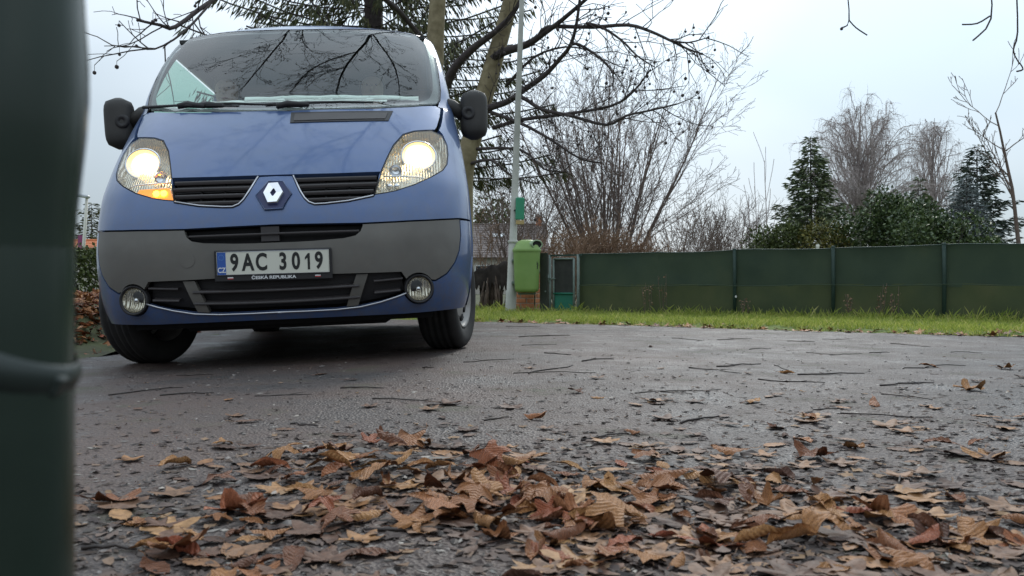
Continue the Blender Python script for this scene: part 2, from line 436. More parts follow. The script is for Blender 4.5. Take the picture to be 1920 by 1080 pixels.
def area2(P): return sum(P[i][0] * P[(i + 1) % len(P)][1] - P[(i + 1) % len(P)][0] * P[i][1] for i in range(len(P)))
def resample(P, res):
    out = []
    for i in range(len(P)):
        a, b = np.array(P[i]), np.array(P[(i + 1) % len(P)]); n = max(1, int(np.ceil(np.linalg.norm(b - a) / res)))
        for k in range(n): out.append(tuple(a + (b - a) * k / n))
    return out
def smooth_poly(P, it=1, keep=()):
    for _ in range(it):
        Q = []
        for i in range(len(P)):
            a, b = np.array(P[i]), np.array(P[(i + 1) % len(P)])
            Q += [tuple(a * .75 + b * .25), tuple(a * .25 + b * .75)]
        P = Q
    return P
def shrink(P, d):
    n = len(P); out = []
    for i in range(n):
        a, b, c = np.array(P[i - 1]), np.array(P[i]), np.array(P[(i + 1) % n])
        e1, e2 = b - a, c - b
        e1 = e1 / (np.linalg.norm(e1) + 1e-9); e2 = e2 / (np.linalg.norm(e2) + 1e-9)
        nn = np.array([-e1[1] - e2[1], e1[0] + e2[0]]); l = np.linalg.norm(nn)
        nn = nn / l if l > 1e-6 else np.zeros(2)
        out.append(tuple(b + nn * d / max(0.5, l / 2)))
    return out
def inside(P, X, Y):
    P = np.array(P); r = np.zeros(X.shape, bool); j = len(P) - 1
    for i in range(len(P)):
        xi, yi = P[i]; xj, yj = P[j]
        c = ((yi > Y) != (yj > Y)) & (X < (xj - xi) * (Y - yi) / (yj - yi + 1e-12) + xi)
        r ^= c; j = i
    return r
def panel(name, P, m, parent, off=0.0, thick=0.02, gap=0.0042, res=0.03, fn=None, fnn=None, flip=False):
    """a skin panel: outline in (s, z), laid on the body, with folded-in edges"""
    fn = fn or surf; fnn = fnn or surf_n
    if area2(P) < 0: P = P[::-1]
    P = resample(P, res)
    if gap: P = shrink(P, gap)
    A = np.array(P); lo, hi = A.min(0), A.max(0)
    gx, gy = np.meshgrid(np.arange(lo[0], hi[0], res), np.arange(lo[1], hi[1], res)); gx = gx + (np.arange(gx.shape[0]) % 2)[:, None] * res / 2
    gx, gy = gx.ravel(), gy.ravel(); ok = inside(P, gx, gy)
    gx, gy = gx[ok], gy[ok]
    if len(gx):
        d = np.min(np.hypot(gx[:, None] - A[None, :, 0], gy[:, None] - A[None, :, 1]), 1)
        gx, gy = gx[d > res * 0.45], gy[d > res * 0.45]
    pts = [Vector(p) for p in P] + [Vector((a, b)) for a, b in zip(gx, gy)]
    n = len(P)
    vo, eo, fo, *_ = delaunay_2d_cdt(pts, [(i, (i + 1) % n) for i in range(n)], [], 0, 1e-7)
    Q = np.array([tuple(v) for v in vo])
    cen = np.array([Q[list(f)].mean(0) for f in fo]); keep = inside(P, cen[:, 0], cen[:, 1])
    def _a2(f): a_, b_, c_ = Q[f[0]], Q[f[1]], Q[f[2]]; return abs((b_[0] - a_[0]) * (c_[1] - a_[1]) - (b_[1] - a_[1]) * (c_[0] - a_[0]))
    faces = [tuple(f) for f, k in zip(fo, keep) if k and _a2(f) > .03 * res * res]
    S = fn(Q[:, 0], Q[:, 1]); Nn = fnn(Q[:, 0], Q[:, 1]); S = S + Nn * off
    faces = [f if (np.cross(Q[f[1]] - Q[f[0]], Q[f[2]] - Q[f[0]]) > 0) else f[::-1] for f in faces]
    if flip: faces = [f[::-1] for f in faces]
    V = [tuple(p) for p in S]; F = list(faces)
    if thick:
        b = len(V); B = np.array(P); S0 = fn(B[:, 0], B[:, 1]); Nb = fnn(B[:, 0], B[:, 1])
        for k, o_ in enumerate((off, off - thick)):
            V += [tuple(p) for p in (S0 + Nb * o_)]
        for i in range(n):
            j = (i + 1) % n; f = (b + j, b + i, b + n + i, b + n + j)
            F.append(f if not flip else f[::-1])
    return add_obj(name, new_mesh(name, V, F), m, parent)

van = thing('van', 'blue panel van with lit headlights and grey bumper parked on the wet asphalt', 'van')
van.matrix_world = VAN_M; van.rotation_mode = 'XYZ'
VL, VQ, _s = VAN_M.decompose(); van.location = VL; van.rotation_euler = VQ.to_euler('XYZ')

# --- outlines read off the right half of the picture
HL = PXS([(702, 364), (722, 361), (742, 357), (776, 346), (809, 331), (830, 319), (838, 308), (840, 290), (838, 272), (829, 254), (809, 244), (776, 246), (756, 252), (738, 272), (727, 294), (716, 319), (709, 340)])
GR = PXS([(552, 330), (630, 327), (709, 324), (707, 342), (699, 366), (653, 376), (609, 381), (590, 382), (579, 378), (572, 370), (564, 357)])
CREASE = PXS([(679, 419), (740, 416), (800, 413), (840, 411), (862, 410)])
c_mid = (0.0, sz(517, 422)[1]); ze = CREASE[-1][1]
LG_low = PXS([(678, 424), (675, 432), (666, 440), (644, 445), (587, 450), (550, 452)])
lg_mid = (0.0, sz(517, 453)[1])
INT_top = PXS([(560, 519), (626, 515), (700, 513), (752, 511)])
it_mid = (0.0, sz(517, 521)[1])
INT_low = PXS([(762, 549), (742, 557), (714, 566), (676, 575), (631, 580), (575, 583)])
il_mid = (0.0, sz(517, 585)[1])
fog_c = sz(786, 541); fog_r = 0.068
def ring(c, r, n=28, a0=0.0, a1=2 * PI): return [(c[0] + r * math.cos(a0 + (a1 - a0) * k / n), c[1] + r * math.sin(a0 + (a1 - a0) * k / n)) for k in range(n + (0 if abs(a1 - a0) > 6.2 else 1))]
zb = 0.225
GB_side = PXS([(864, 440), (861, 470), (853, 492), (838, 513), (817, 526)])
hood_top = PXS([(560, 206), (640, 204), (703, 203), (770, 200), (817, 198)])
hd_mid = (0.0, sz(530, 208)[1])
hood_edge = PXS([(827, 204), (825, 220), (820, 238), (816, 244)])
hood_low = [p for p in HL[10:17]]      # along the inner edge of the headlight
hl_mid = (0.0, sz(517, 329)[1])

# near-black sheet added behind the panels so the gaps read dark
panel('gap_dark_sheet', whole([(0, 1.365)] + [(s_end(z) - .03, z) for z in (1.365, 1.3, 1.2, 1.0, .8, .6, .4, .28)] + [(0, .26)]), CAVITY, van, off=-0.085, thick=0, gap=0, res=0.06)

hood = panel('hood', whole([hd_mid] + hood_top + hood_edge + [(p[0], p[1]) for p in hood_low[0:1]] + hood_low[1:] + [sz(712, 323)] + [sz(630, 326)] + [hl_mid]), BLUE, van, thick=0.03)
# front panel round grilles and headlights, with the strip that carries the emblem
fp = [hl_mid, sz(549, 329)] + PXS([(562, 358), (571, 372), (579, 380), (590, 384), (609, 383), (653, 378), (700, 368)]) + [HL[0]] + HL[1:9] \
    + PXS([(829, 252), (822, 244), (826, 236), (829, 222), (831, 204), (826, 197)])
z_top = fp[-1][1]
fp += [(s_end(1.40), 1.40), (s_end(1.2), 1.2), (s_end(1.0), 1.0), (s_end(.85), .85), (s_end(ze), ze)] + CREASE[::-1] + [c_mid]
panel('front_panel', whole(fp), BLUE, van, thick=0.03)
bump_up = whole([lg_mid] + LG_low[::-1] + CREASE + GB_side + ring(fog_c, fog_r + .006, 12, 0.55, PI * .80) + INT_top[::-1] + [it_mid])
bumper = panel('bumper', bump_up, GREYP, van, thick=0.03)
lip = [il_mid] + INT_low[::-1] + ring(fog_c, fog_r + .006, 16, PI * 1.12, PI * 2.17) + GB_side[::-1] + [(CREASE[-1][0], ze - .004), (s_end(ze), ze), (s_end(.52), .52), (s_end(.42) - .02, .42), (s_end(.32) - .05, .32), (s_end(zb) - .075, zb + .012), (0.6, zb), (0.0, zb)]
panel('bumper_lip', whole(lip), BLUE, van, thick=0.03)
# satin lines along grille and intake
def strip(name, path, r, m, parent, off=0.004, closed=False):
    P = np.array(path); S = surf(P[:, 0], P[:, 1]) + surf_n(P[:, 0], P[:, 1]) * off
    return Geo().tube([tuple(p) for p in S], r, 6).build(name, m, parent, True)

def grille_set(sgn):
    o = thing('grille', None, None); o.parent = van
    M_ = (lambda P: P) if sgn > 0 else mir
    g0 = panel('surround', M_(GR), BLACKP, o, off=-0.045, thick=0, gap=0)
    A = np.array(GR); zlo, zhi = A[:, 1].min(), A[:, 1].max()
    for k in range(4):
        z0 = zlo + (zhi - zlo) * (0.16 + 0.23 * k); t = 0.010
        ss = np.linspace(A[:, 0].min(), A[:, 0].max(), 60); ok = inside(GR, ss, np.full(60, z0))
        if ok.sum() < 3: continue
        a, b = ss[ok].min(), ss[ok].max()
        path = np.linspace(a, b, 10); G = Geo(); b0 = 0
        for s_ in path:
            zz = z0 + 0.012 * (s_ - 0.3)
            p = surf(sgn * s_, zz); n = surf_n(sgn * s_, zz)
            for (dn, dz) in ((-0.006, -t), (0.002, -t * .2), (-0.002, t * .6), (-0.05, t * 1.4)):
                q = p + n * dn; G.V.append(Vector((q[0], q[1], q[2] + dz)))
        for i in range(9):
            for k2 in range(3):
                q = i * 4 + k2; G.F.append((q, q + 4, q + 5, q + 1))
        G.build('slat', DARKP, o, True)
    for k in range(2):
        s_ = A[:, 0].min() + (A[:, 0].max() - A[:, 0].min()) * (0.38 + 0.28 * k)
        zz = np.linspace(zlo + .01, zhi - .015, 5); S = surf(np.full(5, sgn * s_), zz) + surf_n(np.full(5, sgn * s_), zz) * -0.028
        Geo().tube([tuple(p) for p in S], 0.005, 4).build('upright', BLACKP, o)
    path = [sz(550, 330)] + PXS([(563, 358), (571, 371), (579, 379), (590, 383), (609, 382), (653, 377), (700, 367)])
    if sgn < 0: path = [(-s, z) for s, z in path]
    strip('trim', path, 0.0042, SATIN, o)
grille_set(1); grille_set(-1)

# slot under the crease and the intake
slot = thing('upper_slot', None, None); slot.parent = van
panel('back', whole([c_mid] + CREASE[:1] + LG_low + [lg_mid]), CAVITY, slot, off=-0.05, thick=0, gap=0)
def bar(name, path, h, d, m, parent, off=-0.012):
    G = Geo()
    for s_, z_ in path:
        p = surf(s_, z_); n = surf_n(s_, z_)
        for dn, dz in ((off, -h / 2), (off + .004, 0), (off, h / 2), (off - d, h / 2)):
            q = p + n * dn; G.V.append(Vector((q[0], q[1], q[2] + dz)))
    for i in range(len(path) - 1):
        for k in range(3):
            q = i * 4 + k; G.F.append((q, q + 4, q + 5, q + 1))
    return G.build(name, m, parent, True)
zs_ = (c_mid[1] + lg_mid[1]) / 2
bar('slat', [(s, zs_ + .002) for s in np.linspace(-.40, .40, 15)], .010, .03, DARKP, slot, -0.008)
G = Geo(); p = surf(0.0, zs_); G.box((-0.02, p[1] + .03, p[2]), (0.085, 0.02, abs(c_mid[1] - lg_mid[1]) - .01)); G.build('latch_cover', DARKP, slot)

intake = thing('lower_intake', None, None); intake.parent = van
int_out = whole([it_mid] + INT_top + [(fog_c[0] - fog_r - .004, fog_c[1] + .02)] + INT_low + [il_mid])
panel('back', int_out, BLACKP, intake, off=-0.055, thick=0, gap=0)
INT_R = [it_mid] + INT_top + [(fog_c[0] - fog_r, fog_c[1] + .01)] + INT_low + [il_mid]
zt, zl = it_mid[1], il_mid[1]
for fz in (0.36, 0.72):
    z_ = zt + (zl - zt) * fz
    bar('slat', [(s, z_ + .10 * s * s * (.3 if fz < .5 else .5)) for s in np.linspace(-.39, .39, 15)], .012, .035, DARKP, intake, -0.006)
    for sg in (1, -1):
        bar('slat', [(sg * s, z_ + .010 + .06 * s * s) for s in np.linspace(.46, .60 if fz < .5 else .585, 6)], .010, .035, DARKP, intake, -0.012)
for sg in (1, -1):
    S1, S2 = PXS([(668, 515), (690, 514)]), PXS([(650, 577), (672, 574)])
    P = [S1[0], S1[1], S2[1], S2[0]]
    panel('divider', P if sg > 0 else mir(P), GREYP, intake, off=-0.010, thick=0.03, gap=0)
strip('trim', whole([il_mid] + INT_low[::-1] + [il_mid])[:len(INT_low) + 1][::-1] + [il_mid] + [(-s, z) for s, z in INT_low[::-1]], 0.0045, SATIN, intake, off=0.003)

# fog lamps
for sg in (1, -1):
    o = thing('fog_lamp', None, None); o.parent = van
    p = surf(sg * fog_c[0], fog_c[1]); n = surf_n(sg * fog_c[0], fog_c[1]); n[2] = 0; n /= np.linalg.norm(n)
    nn = np.array([n[0] * .55, -math.sqrt(1 - (n[0] * .55) ** 2), 0])
    o.location = Vector(p) + Vector(n) * 0.0; o.rotation_euler = Vector(nn).to_track_quat('-Y', 'Z').to_euler()
    panel('surround', ring((sg * fog_c[0], fog_c[1]), fog_r + .004), BLACKP, van, off=-0.03, thick=0, gap=0).name = 'fog_lamp_surround'
    Geo().lathe([(.069, .03), (.072, -.004), (.066, -.008), (.058, .004), (.058, .03)], 32, 'y').build('ring', BLACKP, o, True)
    Geo().lathe([(.0001, .035), (.03, .032), (.055, .012), (.058, .002)], 28, 'y').build('reflector', REFLECTOR, o, True)
    Geo().lathe([(.0001, .012), (.012, .014), (.014, .03)], 14, 'y').build('bulb', CHROME, o, True)
    Geo().lathe([(.0001, -.008), (.03, -.006), (.052, .0), (.058, .004)], 28, 'y').build('lens', LENS, o, True)

# headlights
def headlight(sgn):
    o = thing('headlight', None, None); o.parent = van
    M_ = (lambda P: P) if sgn > 0 else mir
    panel('housing', M_(HL), REFLECTOR, o, off=-0.055, thick=0, gap=0, res=.025)
    # side wall of the lamp pot
    P = resample(HL if sgn > 0 else mir(HL), .02); B = np.array(P); S0 = surf(B[:, 0], B[:, 1]); Nb = surf_n(B[:, 0], B[:, 1])
    G = Geo(); n = len(P); G.V = [Vector(q) for q in (S0 - Nb * .004)] + [Vector(q) for q in (S0 - Nb * .06)]
    G.F = [(i, (i + 1) % n, n + (i + 1) % n, n + i) for i in range(n)]
    G.build('rim', REFLECTOR, o, True)
    # lamp bowl and its lit lamp
    c = sz(787, 286); p = surf(sgn * c[0], c[1]); nb = surf_n(sgn * c[0], c[1])
    d = np.array([nb[0] * .45, -.95, .10]); d /= np.linalg.norm(d)
    Q = Vector(d).to_track_quat('-Y', 'Z'); base = Vector(p) - Vector(nb) * 0.022
    def lath(name, prof, m_, sub=24, sc=(1, 1, 1), c_=None):
        g = Geo().lathe(prof, sub, 'y'); cc = c_ if c_ is not None else base
        g.V = [cc + Q @ Vector((v.x * sc[0], v.y * sc[1], v.z * sc[2])) for v in g.V]
        return g.build(name, m_, o, True)
    lath('lamp_bowl', [(.0001, .03), (.03, .028), (.055, .016), (.072, 0), (.078, -.004)], LITBOWL, 28, (1.08, 1, .92))
    k_ = 1.0 if sgn > 0 else .78
    lath('lamp', [(.0001, .006), (.018, .006), (.030, .010), (.034, .02)], LITLAMP, 24, (1.75 * k_, 1, 1.05 * k_))  # emitting core stretched to the width of the lamp's glare
    lath('lamp_glow', [(.030, .012), (.046, .010), (.060, .004)], LITGLOW, 24, (1.3 * k_, 1, .98 * k_))
    lath('bezel', [(.079, -.002), (.084, -.006), (.088, -.002), (.086, .010)], CHROME, 28, (1.08, 1, .92))
    # lower row: small bowl and indicator
    c2 = sz(742, 312) ; p2 = surf(sgn * c2[0], c2[1]); b2 = Vector(p2) - Vector(surf_n(sgn * c2[0], c2[1])) * .03
    lath('side_bowl', [(.0001, .02), (.018, .016), (.03, .002), (.033, -.004)], CHROME, 20, c_=b2)
    IN = PXS([(707, 361), (742, 354), (776, 343), (790, 336), (786, 327), (722, 327), (714, 345)])
    lit = sgn < 0
    panel('indicator_back', M_(IN), AMBERGLOW if lit else REFLECTOR, o, off=-0.045, thick=0, gap=0.002)
    strip('divider', [(sgn * s, z) for s, z in PXS([(719, 325), (750, 325), (786, 326), (800, 331)])], .004, CHROME, o, off=-.02)
    c3 = sz(738, 341)
    for ds in (-.018, .018):
        p3 = surf(sgn * (c3[0] + ds), c3[1]); b3 = Vector(p3) - Vector(surf_n(sgn * c3[0], c3[1])) * .03
        lath('indicator_lamp', [(.0001, -.004), (.012, 0), (.016, .012)], AMBERLIT if lit else CHROME, 16, c_=b3)
    panel('lens', M_(HL), LENS, o, off=-0.001, thick=0, gap=0.003, res=.025)
    strip('seal', [(sgn * s, z) for s, z in HL + HL[:1]], .0035, BLACKP, o, off=-0.004)
headlight(1); headlight(-1)

# windscreen with black border, A pillars
WS_T = PXS([(560, 56), (640, 55), (720, 57), (780, 60), (800, 63)]); ws_tm = (0.0, sz(540, 57)[1])
WS_S = PXS([(808, 76), (815, 99), (822, 138), (826, 170), (825, 188), (820, 195)])
WS_B = PXS([(770, 198), (703, 201), (640, 203), (560, 206)]); ws_bm = (0.0, sz(530, 207)[1])
ws_half = [ws_tm] + WS_T + WS_S + WS_B + [ws_bm]
ws = panel('windscreen', whole(ws_half), WSGLASS, van, off=0.0, thick=0.0, gap=0.004)
WI = [(0.0, ws_tm[1] - .02)] + [(s * .985, z - .018) for s, z in WS_T[:-1]] + PXS([(790, 68), (800, 85), (806, 105), (812, 140), (813, 168), (806, 184), (790, 189)]) + [(s, z + .03) for s, z in WS_B[1:]] + [(0.0, ws_bm[1] + .03)]
def frame_panel(name, Po, Pi, m_, parent, off):
    """a band between two outlines with the same middle"""
    n = 160
    def even(P):
        P = np.array(P + P[:1]); d = np.r_[0, np.cumsum(np.hypot(*np.diff(P, axis=0).T))]; t = np.linspace(0, d[-1], n, endpoint=False)
        return np.stack([np.interp(t, d, P[:, 0]), np.interp(t, d, P[:, 1])], -1)
    # match by angle round the centre so the band stays straight
    Ao = even(Po); c = Ao.mean(0); Ai = []
    Pi_ = np.array(Pi)
    for q in Ao:
        dr = q - c; best = None
        for i in range(len(Pi_)):
            a, b = Pi_[i], Pi_[(i + 1) % len(Pi_)]; e = b - a; den = dr[0] * e[1] - dr[1] * e[0]
            if abs(den) < 1e-12: continue
            w = a - c; t = (w[0] * e[1] - w[1] * e[0]) / den; k = (w[0] * dr[1] - w[1] * dr[0]) / den
            if t > 0 and -1e-6 <= k <= 1 + 1e-6: best = t if best is None else max(best, t)
        Ai.append(c + dr * min(best if best else .95, .995))
    Ai = np.array(Ai); V = []; F = []
    for k in range(3):
        A = Ao + (Ai - Ao) * k / 2; S = surf(A[:, 0], A[:, 1]) + surf_n(A[:, 0], A[:, 1]) * off; V += [tuple(q) for q in S]
    for k in range(2):
        for i in range(n):
            j = (i + 1) % n; F.append((k * n + i, k * n + j, (k + 1) * n + j, (k + 1) * n + i))
    return add_obj(name, new_mesh(name, V, F), m_, parent)
frame_panel('glass_border', shrink(resample(whole(ws_half)[::-1], .05), .004), whole(WI)[::-1], FRIT, ws, -0.009)
for sg in (1, -1):
    zz = np.r_[np.linspace(1.385, WS_S[0][1], 16), np.linspace(WS_S[0][1], 1.958, 6)[1:]]
    ed = sorted([(z, s) for s, z in WS_S + WS_T[-1:]]); ez_ = [e[0] for e in ed]; es_ = [e[1] for e in ed]
    for nm, off, inn, mm in (('pillar', 0.0, .004, BLUE), ('pillar_trim', -.03, -.012, CABIN)):
        V = []; F = []; nk = 10
        zq = zz if off == 0 else zz[zz < 1.92]
        for z in zq:
            a = np.interp(z, ez_, es_) + inn
            if z > ez_[-1]: a = es_[-1] + inn - (z - ez_[-1]) * 2.0
            q = np.linspace(a, s_end(z), nk); V += [tuple(p_) for p_ in surf(sg * q, np.full(nk, z)) + surf_n(sg * q, np.full(nk, z)) * off]
        for i_ in range(len(zq) - 1):
            for k_ in range(nk - 1):
                a = i_ * nk + k_; f = (a, a + 1, a + nk + 1, a + nk); F.append(f if sg > 0 else f[::-1])
        add_obj(nm, new_mesh(nm, V, F), mm, van)
    strip('window_seal', [(sg * s, z) for s, z in WS_S], .005, BLACKP, ws, off=-0.002)
strip('roof_seal', [(-s, z) for s, z in WS_T[-2::-1]] + [ws_tm] + WS_T[:-1], .004, BLACKP, ws, off=-0.002)
# scuttle below the glass, hood vent, wipers
panel('scuttle', whole([(0, ws_bm[1] + .012)] + [(s, z + .012) for s, z in WS_B[::-1]] + [(s, z - .008) for s, z in WS_B] + [(0, ws_bm[1] - .02)]), BLACKP, van, off=-0.025, thick=0, gap=0)
vent = thing('hood_vent', None, None); vent.parent = hood
panel('frame', PXS([(544, 231), (546, 212), (737, 209), (728, 227)]), BLACKP, vent, off=0.004, thick=0.01, gap=0)
panel('mesh', PXS([(551, 228), (553, 215), (727, 213), (722, 224)]), DARKP, vent, off=0.007, thick=0.004, gap=0)
def wiper(path_px, hump):
    o = thing('wiper', None, None); o.parent = van
    pts = [Vector(surf(*sz(u, v)) + surf_n(*sz(u, v)) * .022) for u, v in path_px]
    Geo().tube(pts, [.010] + [.007] * (len(pts) - 2) + [.005], 6).build('blade', BLACKP, o, True)
    h = [Vector(surf(*sz(u, v)) + surf_n(*sz(u, v)) * .02) for u, v in hump]
    Geo().tube(h, [.016, .020, .012], 8).build('arm', BLACKP, o, True)
wiper([(275, 206), (330, 205), (395, 205), (450, 206)], [(335, 206), (355, 202), (385, 206)])
wiper([(500, 204), (560, 200), (640, 198), (700, 199)], [(520, 206), (540, 201), (580, 203)])
wiper([(372, 203), (440, 201), (520, 204)], [(376, 204), (392, 203), (420, 204)])

# emblem: diamond in a hexagonal recess
em = thing('emblem', None, None); em.parent = van
def emb_poly(pts): return [((400 + x / 4.7 - 512.2) / 392.0, (361 - (310 + y / 4.7)) / 392.0) for x, y in pts]
p = surf(0.0, sz(517, 364)[1]); n = surf_n(0.0, sz(517, 364)[1])
em.location = Vector(p) + Vector((-.004, 0, 0)); em.rotation_euler = (Vector(n).to_track_quat('-Y', 'Z') @ Matrix.Rotation(math.radians(0.5), 4, 'Y').to_quaternion()).to_euler()
EMBDARK = mat('emblem_recess', (0.022, 0.030, 0.10), rough=0.45)
hexo = emb_poly([(478, 112), (604, 112), (684, 242), (612, 386), (462, 394), (380, 252)])
Geo().prism(hexo, -0.004, 0.05).build('recess', EMBDARK, em)
rim = [(x * 1.02, z * 1.02) for x, z in hexo]
Geo().tube([(x, -.004, z) for x, z in rim + rim[:1]], .0035, 6).build('recess_edge', BLUE, em, True)
out = emb_poly([(485, 143), (572, 138), (624, 240), (572, 347), (488, 352), (443, 246)]); hole = emb_poly([(505, 245), (535, 193), (559, 240), (530, 287)])
G = Geo()
# faceted ring between outline and diamond hole, raised ridge in between
def lerp(a, b, t): return (a[0] + (b[0] - a[0]) * t, a[1] + (b[1] - a[1]) * t)
hole6 = [lerp(hole[1], hole[0], .18), lerp(hole[1], hole[2], .18), hole[2], lerp(hole[3], hole[2], .18), lerp(hole[3], hole[0], .18), hole[0]]
rings_ = [(out, 0.0), (out, -.018), ([lerp(a, b, .10) for a, b in zip(out, hole6)], -.024), (hole6, -.020), (hole6, -.004)]
for Pq, y in rings_: G.V += [Vector((x, y, z)) for x, z in Pq]
for r in range(4):
    for k in range(6):
        k2 = (k + 1) % 6; G.F.append((r * 6 + k, r * 6 + 6 + k, r * 6 + 6 + k2, r * 6 + k2))
G.build('diamond', CHROME, em)

# registration plate in its holder
plate = thing('registration_plate', None, None); plate.parent = van
pc = sz(513.5, 493.5); p = surf(0.0, pc[1]); plate.location = (-.003, p[1] - .012, pc[1]); plate.rotation_euler = (math.radians(2), math.radians(0.6), 0)
Geo().box((0, .010, -.008), (0.545, .016, .150), bevel=.005).build('holder', BLACKP, plate, False)
Geo().box((0, -.001, .004), (0.52, .005, .110), bevel=.002).build('plate_sheet', PLATEW, plate, False)
Geo().box((-.2375, -.0015, .004), (0.042, .006, .109), bevel=.002).build('blue_band', PLATEB, plate, False)
Geo().tube([(-.2575, -.0035, -.0495), (.2575, -.0035, -.0495), (.2575, -.0035, .0575), (-.2575, -.0035, .0575), (-.2575, -.0035, -.0495)], .0016, 5).build('plate_edge', SATIN, plate, True)
def text_mesh(name, body, m_, parent, loc, size, sx=1.0, off=0.0, depth=.0006, track=1.0):
    cu = bpy.data.curves.new(name, 'FONT'); cu.body = body; cu.size = size; cu.extrude = depth; cu.offset = off
    cu.align_x = 'CENTER'; cu.align_y = 'CENTER'; cu.space_character = track; cu.resolution_u = 4
    t = bpy.data.objects.new(name + '_curve', cu); COL.objects.link(t)
    dg = bpy.context.evaluated_depsgraph_get(); me = bpy.data.meshes.new_from_object(t.evaluated_get(dg))
    bpy.data.objects.remove(t); bpy.data.curves.remove(cu)
    me.transform(Matrix.Rotation(PI / 2, 4, 'X') @ Matrix.Diagonal((sx, 1, 1, 1)))
    me.materials.clear(); o = add_obj(name, me, m_, parent); o.location = loc
    return o
for ch, x in zip('9AC30 9', (-.178, -.116, -.054, .046, .106, .163, .213)):
    if ch != ' ': text_mesh('character', ch, INK, plate, (x, -.0042, .004), .110, .70, .0034)
Geo().prism([(.160, -.034), (.171, -.034), (.171, .043), (.163, .043), (.148, .024), (.148, .012), (.160, .022)], -.0048, -.0038).build('character', INK, plate)
text_mesh('country_code', 'CZ', WHITEINK, plate, (-.2375, -.0055, -.028), .034, .8, .0007)
for k in range(12):
    a = 2 * PI * k / 12
    Geo().lathe([(.0001, -.0005), (.0022, 0)], 6, 'y', (-.2375 + .012 * math.cos(a), -.0055, .032 + .012 * math.sin(a))).build('star', YELINK, plate)
text_mesh('holder_text', 'ČESKÁ REPUBLIKA', WHITEINK, plate, (0, .0005, -.0665), .020, 1.25, .0006)
for x in (-.20, .205):
    Geo().box((x, .001, -.063), (.026, .002, .005)).build('flag_white', WHITEINK, plate); Geo().box((x, .001, -.068), (.026, .002, .005)).build('flag_red', REDINK, plate)

# tow-eye cover
panel('tow_eye_cover', ring(sz(351, 488), .036), GREYP, bumper, off=0.002, thick=0.004, gap=0)

# --- sides, roof, underbody
def y_end(z): return float(f_y0(z) + f_B(z) + f_R(z))
AX_Y, AX_Z, AR = 0.78, 0.325, 0.38
BACK = 4.72
def side_fn(sg):
    def fn(y, z):
        y = np.asarray(y, float); z = np.asarray(z, float); W = f_W(z)
        bulge = 0.012 * np.exp(-((y - AX_Y) / .5) ** 2) * np.exp(-((z - .55) / .3) ** 2) - .04 * np.clip((y - 4.2) / .5, 0, 1) ** 2
        return np.stack([sg * (W + bulge), y, z], -1)
    def fnn(y, z):
        e = 2e-3; a = fn(y + e, z) - fn(y - e, z); b = fn(y, z + e) - fn(y, z - e); n = np.cross(a, b) * 1.0
        n = n / np.linalg.norm(n, axis=-1, keepdims=True); return np.where((n[..., :1] * sg) < 0, -n, n)
    return fn, fnn
def arch(cy, a0=0.06, a1=PI - 0.06, n=20): return [(cy + AR * math.cos(a0 + (a1 - a0) * k / n), AX_Z + AR * math.sin(a0 + (a1 - a0) * k / n)) for k in range(n + 1)]
for sg in (1, -1):
    fn, fnn = side_fn(sg)
    front = [(y_end(z), z) for z in np.linspace(.25, 1.93, 26)]
    low = [(BACK, .24), (AX_Y + 3.10 + AR, .24)] + arch(AX_Y + 3.10) + [(AX_Y + 3.10 - AR, .22), (AX_Y + AR + .01, .22)] + arch(AX_Y)
    low = [q for q in low if q[0] > y_end(.35) - .2]
    outline = [(BACK, 1.93)] + low + [q for q in front if True]
    win = [(1.02, 1.24), (1.25, 1.36), (1.60, 1.72), (1.72, 1.80), (2.35, 1.80), (2.35, 1.22)]
    # belt split: lower side, door frame strips and glass
    A_ = [(BACK, 1.20)] + low + [(y_end(z), z) for z in np.linspace(.25, 1.20, 16)]
    o = panel('side_panel', A_, BLUE, van, thick=0.02, gap=0.001, res=.06, fn=fn, fnn=fnn, flip=(sg < 0))
    up = [(2.38, 1.205), (BACK, 1.205), (BACK, 1.93), (y_end(1.93), 1.93), (y_end(1.86), 1.86), (2.38, 1.86)]
    panel('side_panel', up, BLUE, van, thick=0.02, gap=0.001, res=.08, fn=fn, fnn=fnn, flip=(sg < 0))
    fr = [(y_end(z), z) for z in np.linspace(1.205, 1.86, 12)]
    gl = [(y_end(1.205) + .05, 1.215), (2.37, 1.215), (2.37, 1.85), (y_end(1.85) + .03, 1.85)] + [(y_end(z) + .03, z) for z in np.linspace(1.80, 1.26, 8)]
    panel('door_window', gl, SIDEGLASS, van, off=-.004, thick=0, gap=0.002, res=.06, fn=fn, fnn=fnn, flip=(sg < 0))
    fr_in = [(y_end(z) + .035, z) for z in np.linspace(1.205, 1.86, 12)]
    panel('window_frame', fr + fr_in[::-1], BLACKP, van, off=.001, thick=.02, gap=0, res=.04, fn=fn, fnn=fnn, flip=(sg < 0))
    Geo().tube([(sg * (f_W(z) + .004), 2.39, z) for z in np.linspace(.42, 1.85, 8)], .004, 4).build('door_gap', BLACKP, o)
    g = Geo().box((sg * (float(f_W(1.05)) + .02), 2.18, 1.05), (.03, .17, .035), bevel=.008); g.build('door_handle', BLACKP, o)
    # wheel arch liner
    for cy in (AX_Y, AX_Y + 3.10):
        G = Geo(); A2 = arch(cy, -.2, PI + .2, 24)
        for y_, z_ in A2:
            G.V += [Vector((sg * (f_W(max(z_, .2)) - .012), y_, z_)), Vector((sg * .48, y_, z_))]
        for k in range(24): G.F.append((2 * k, 2 * k + 2, 2 * k + 3, 2 * k + 1))
        G.build('arch_liner', CAVITY, van)
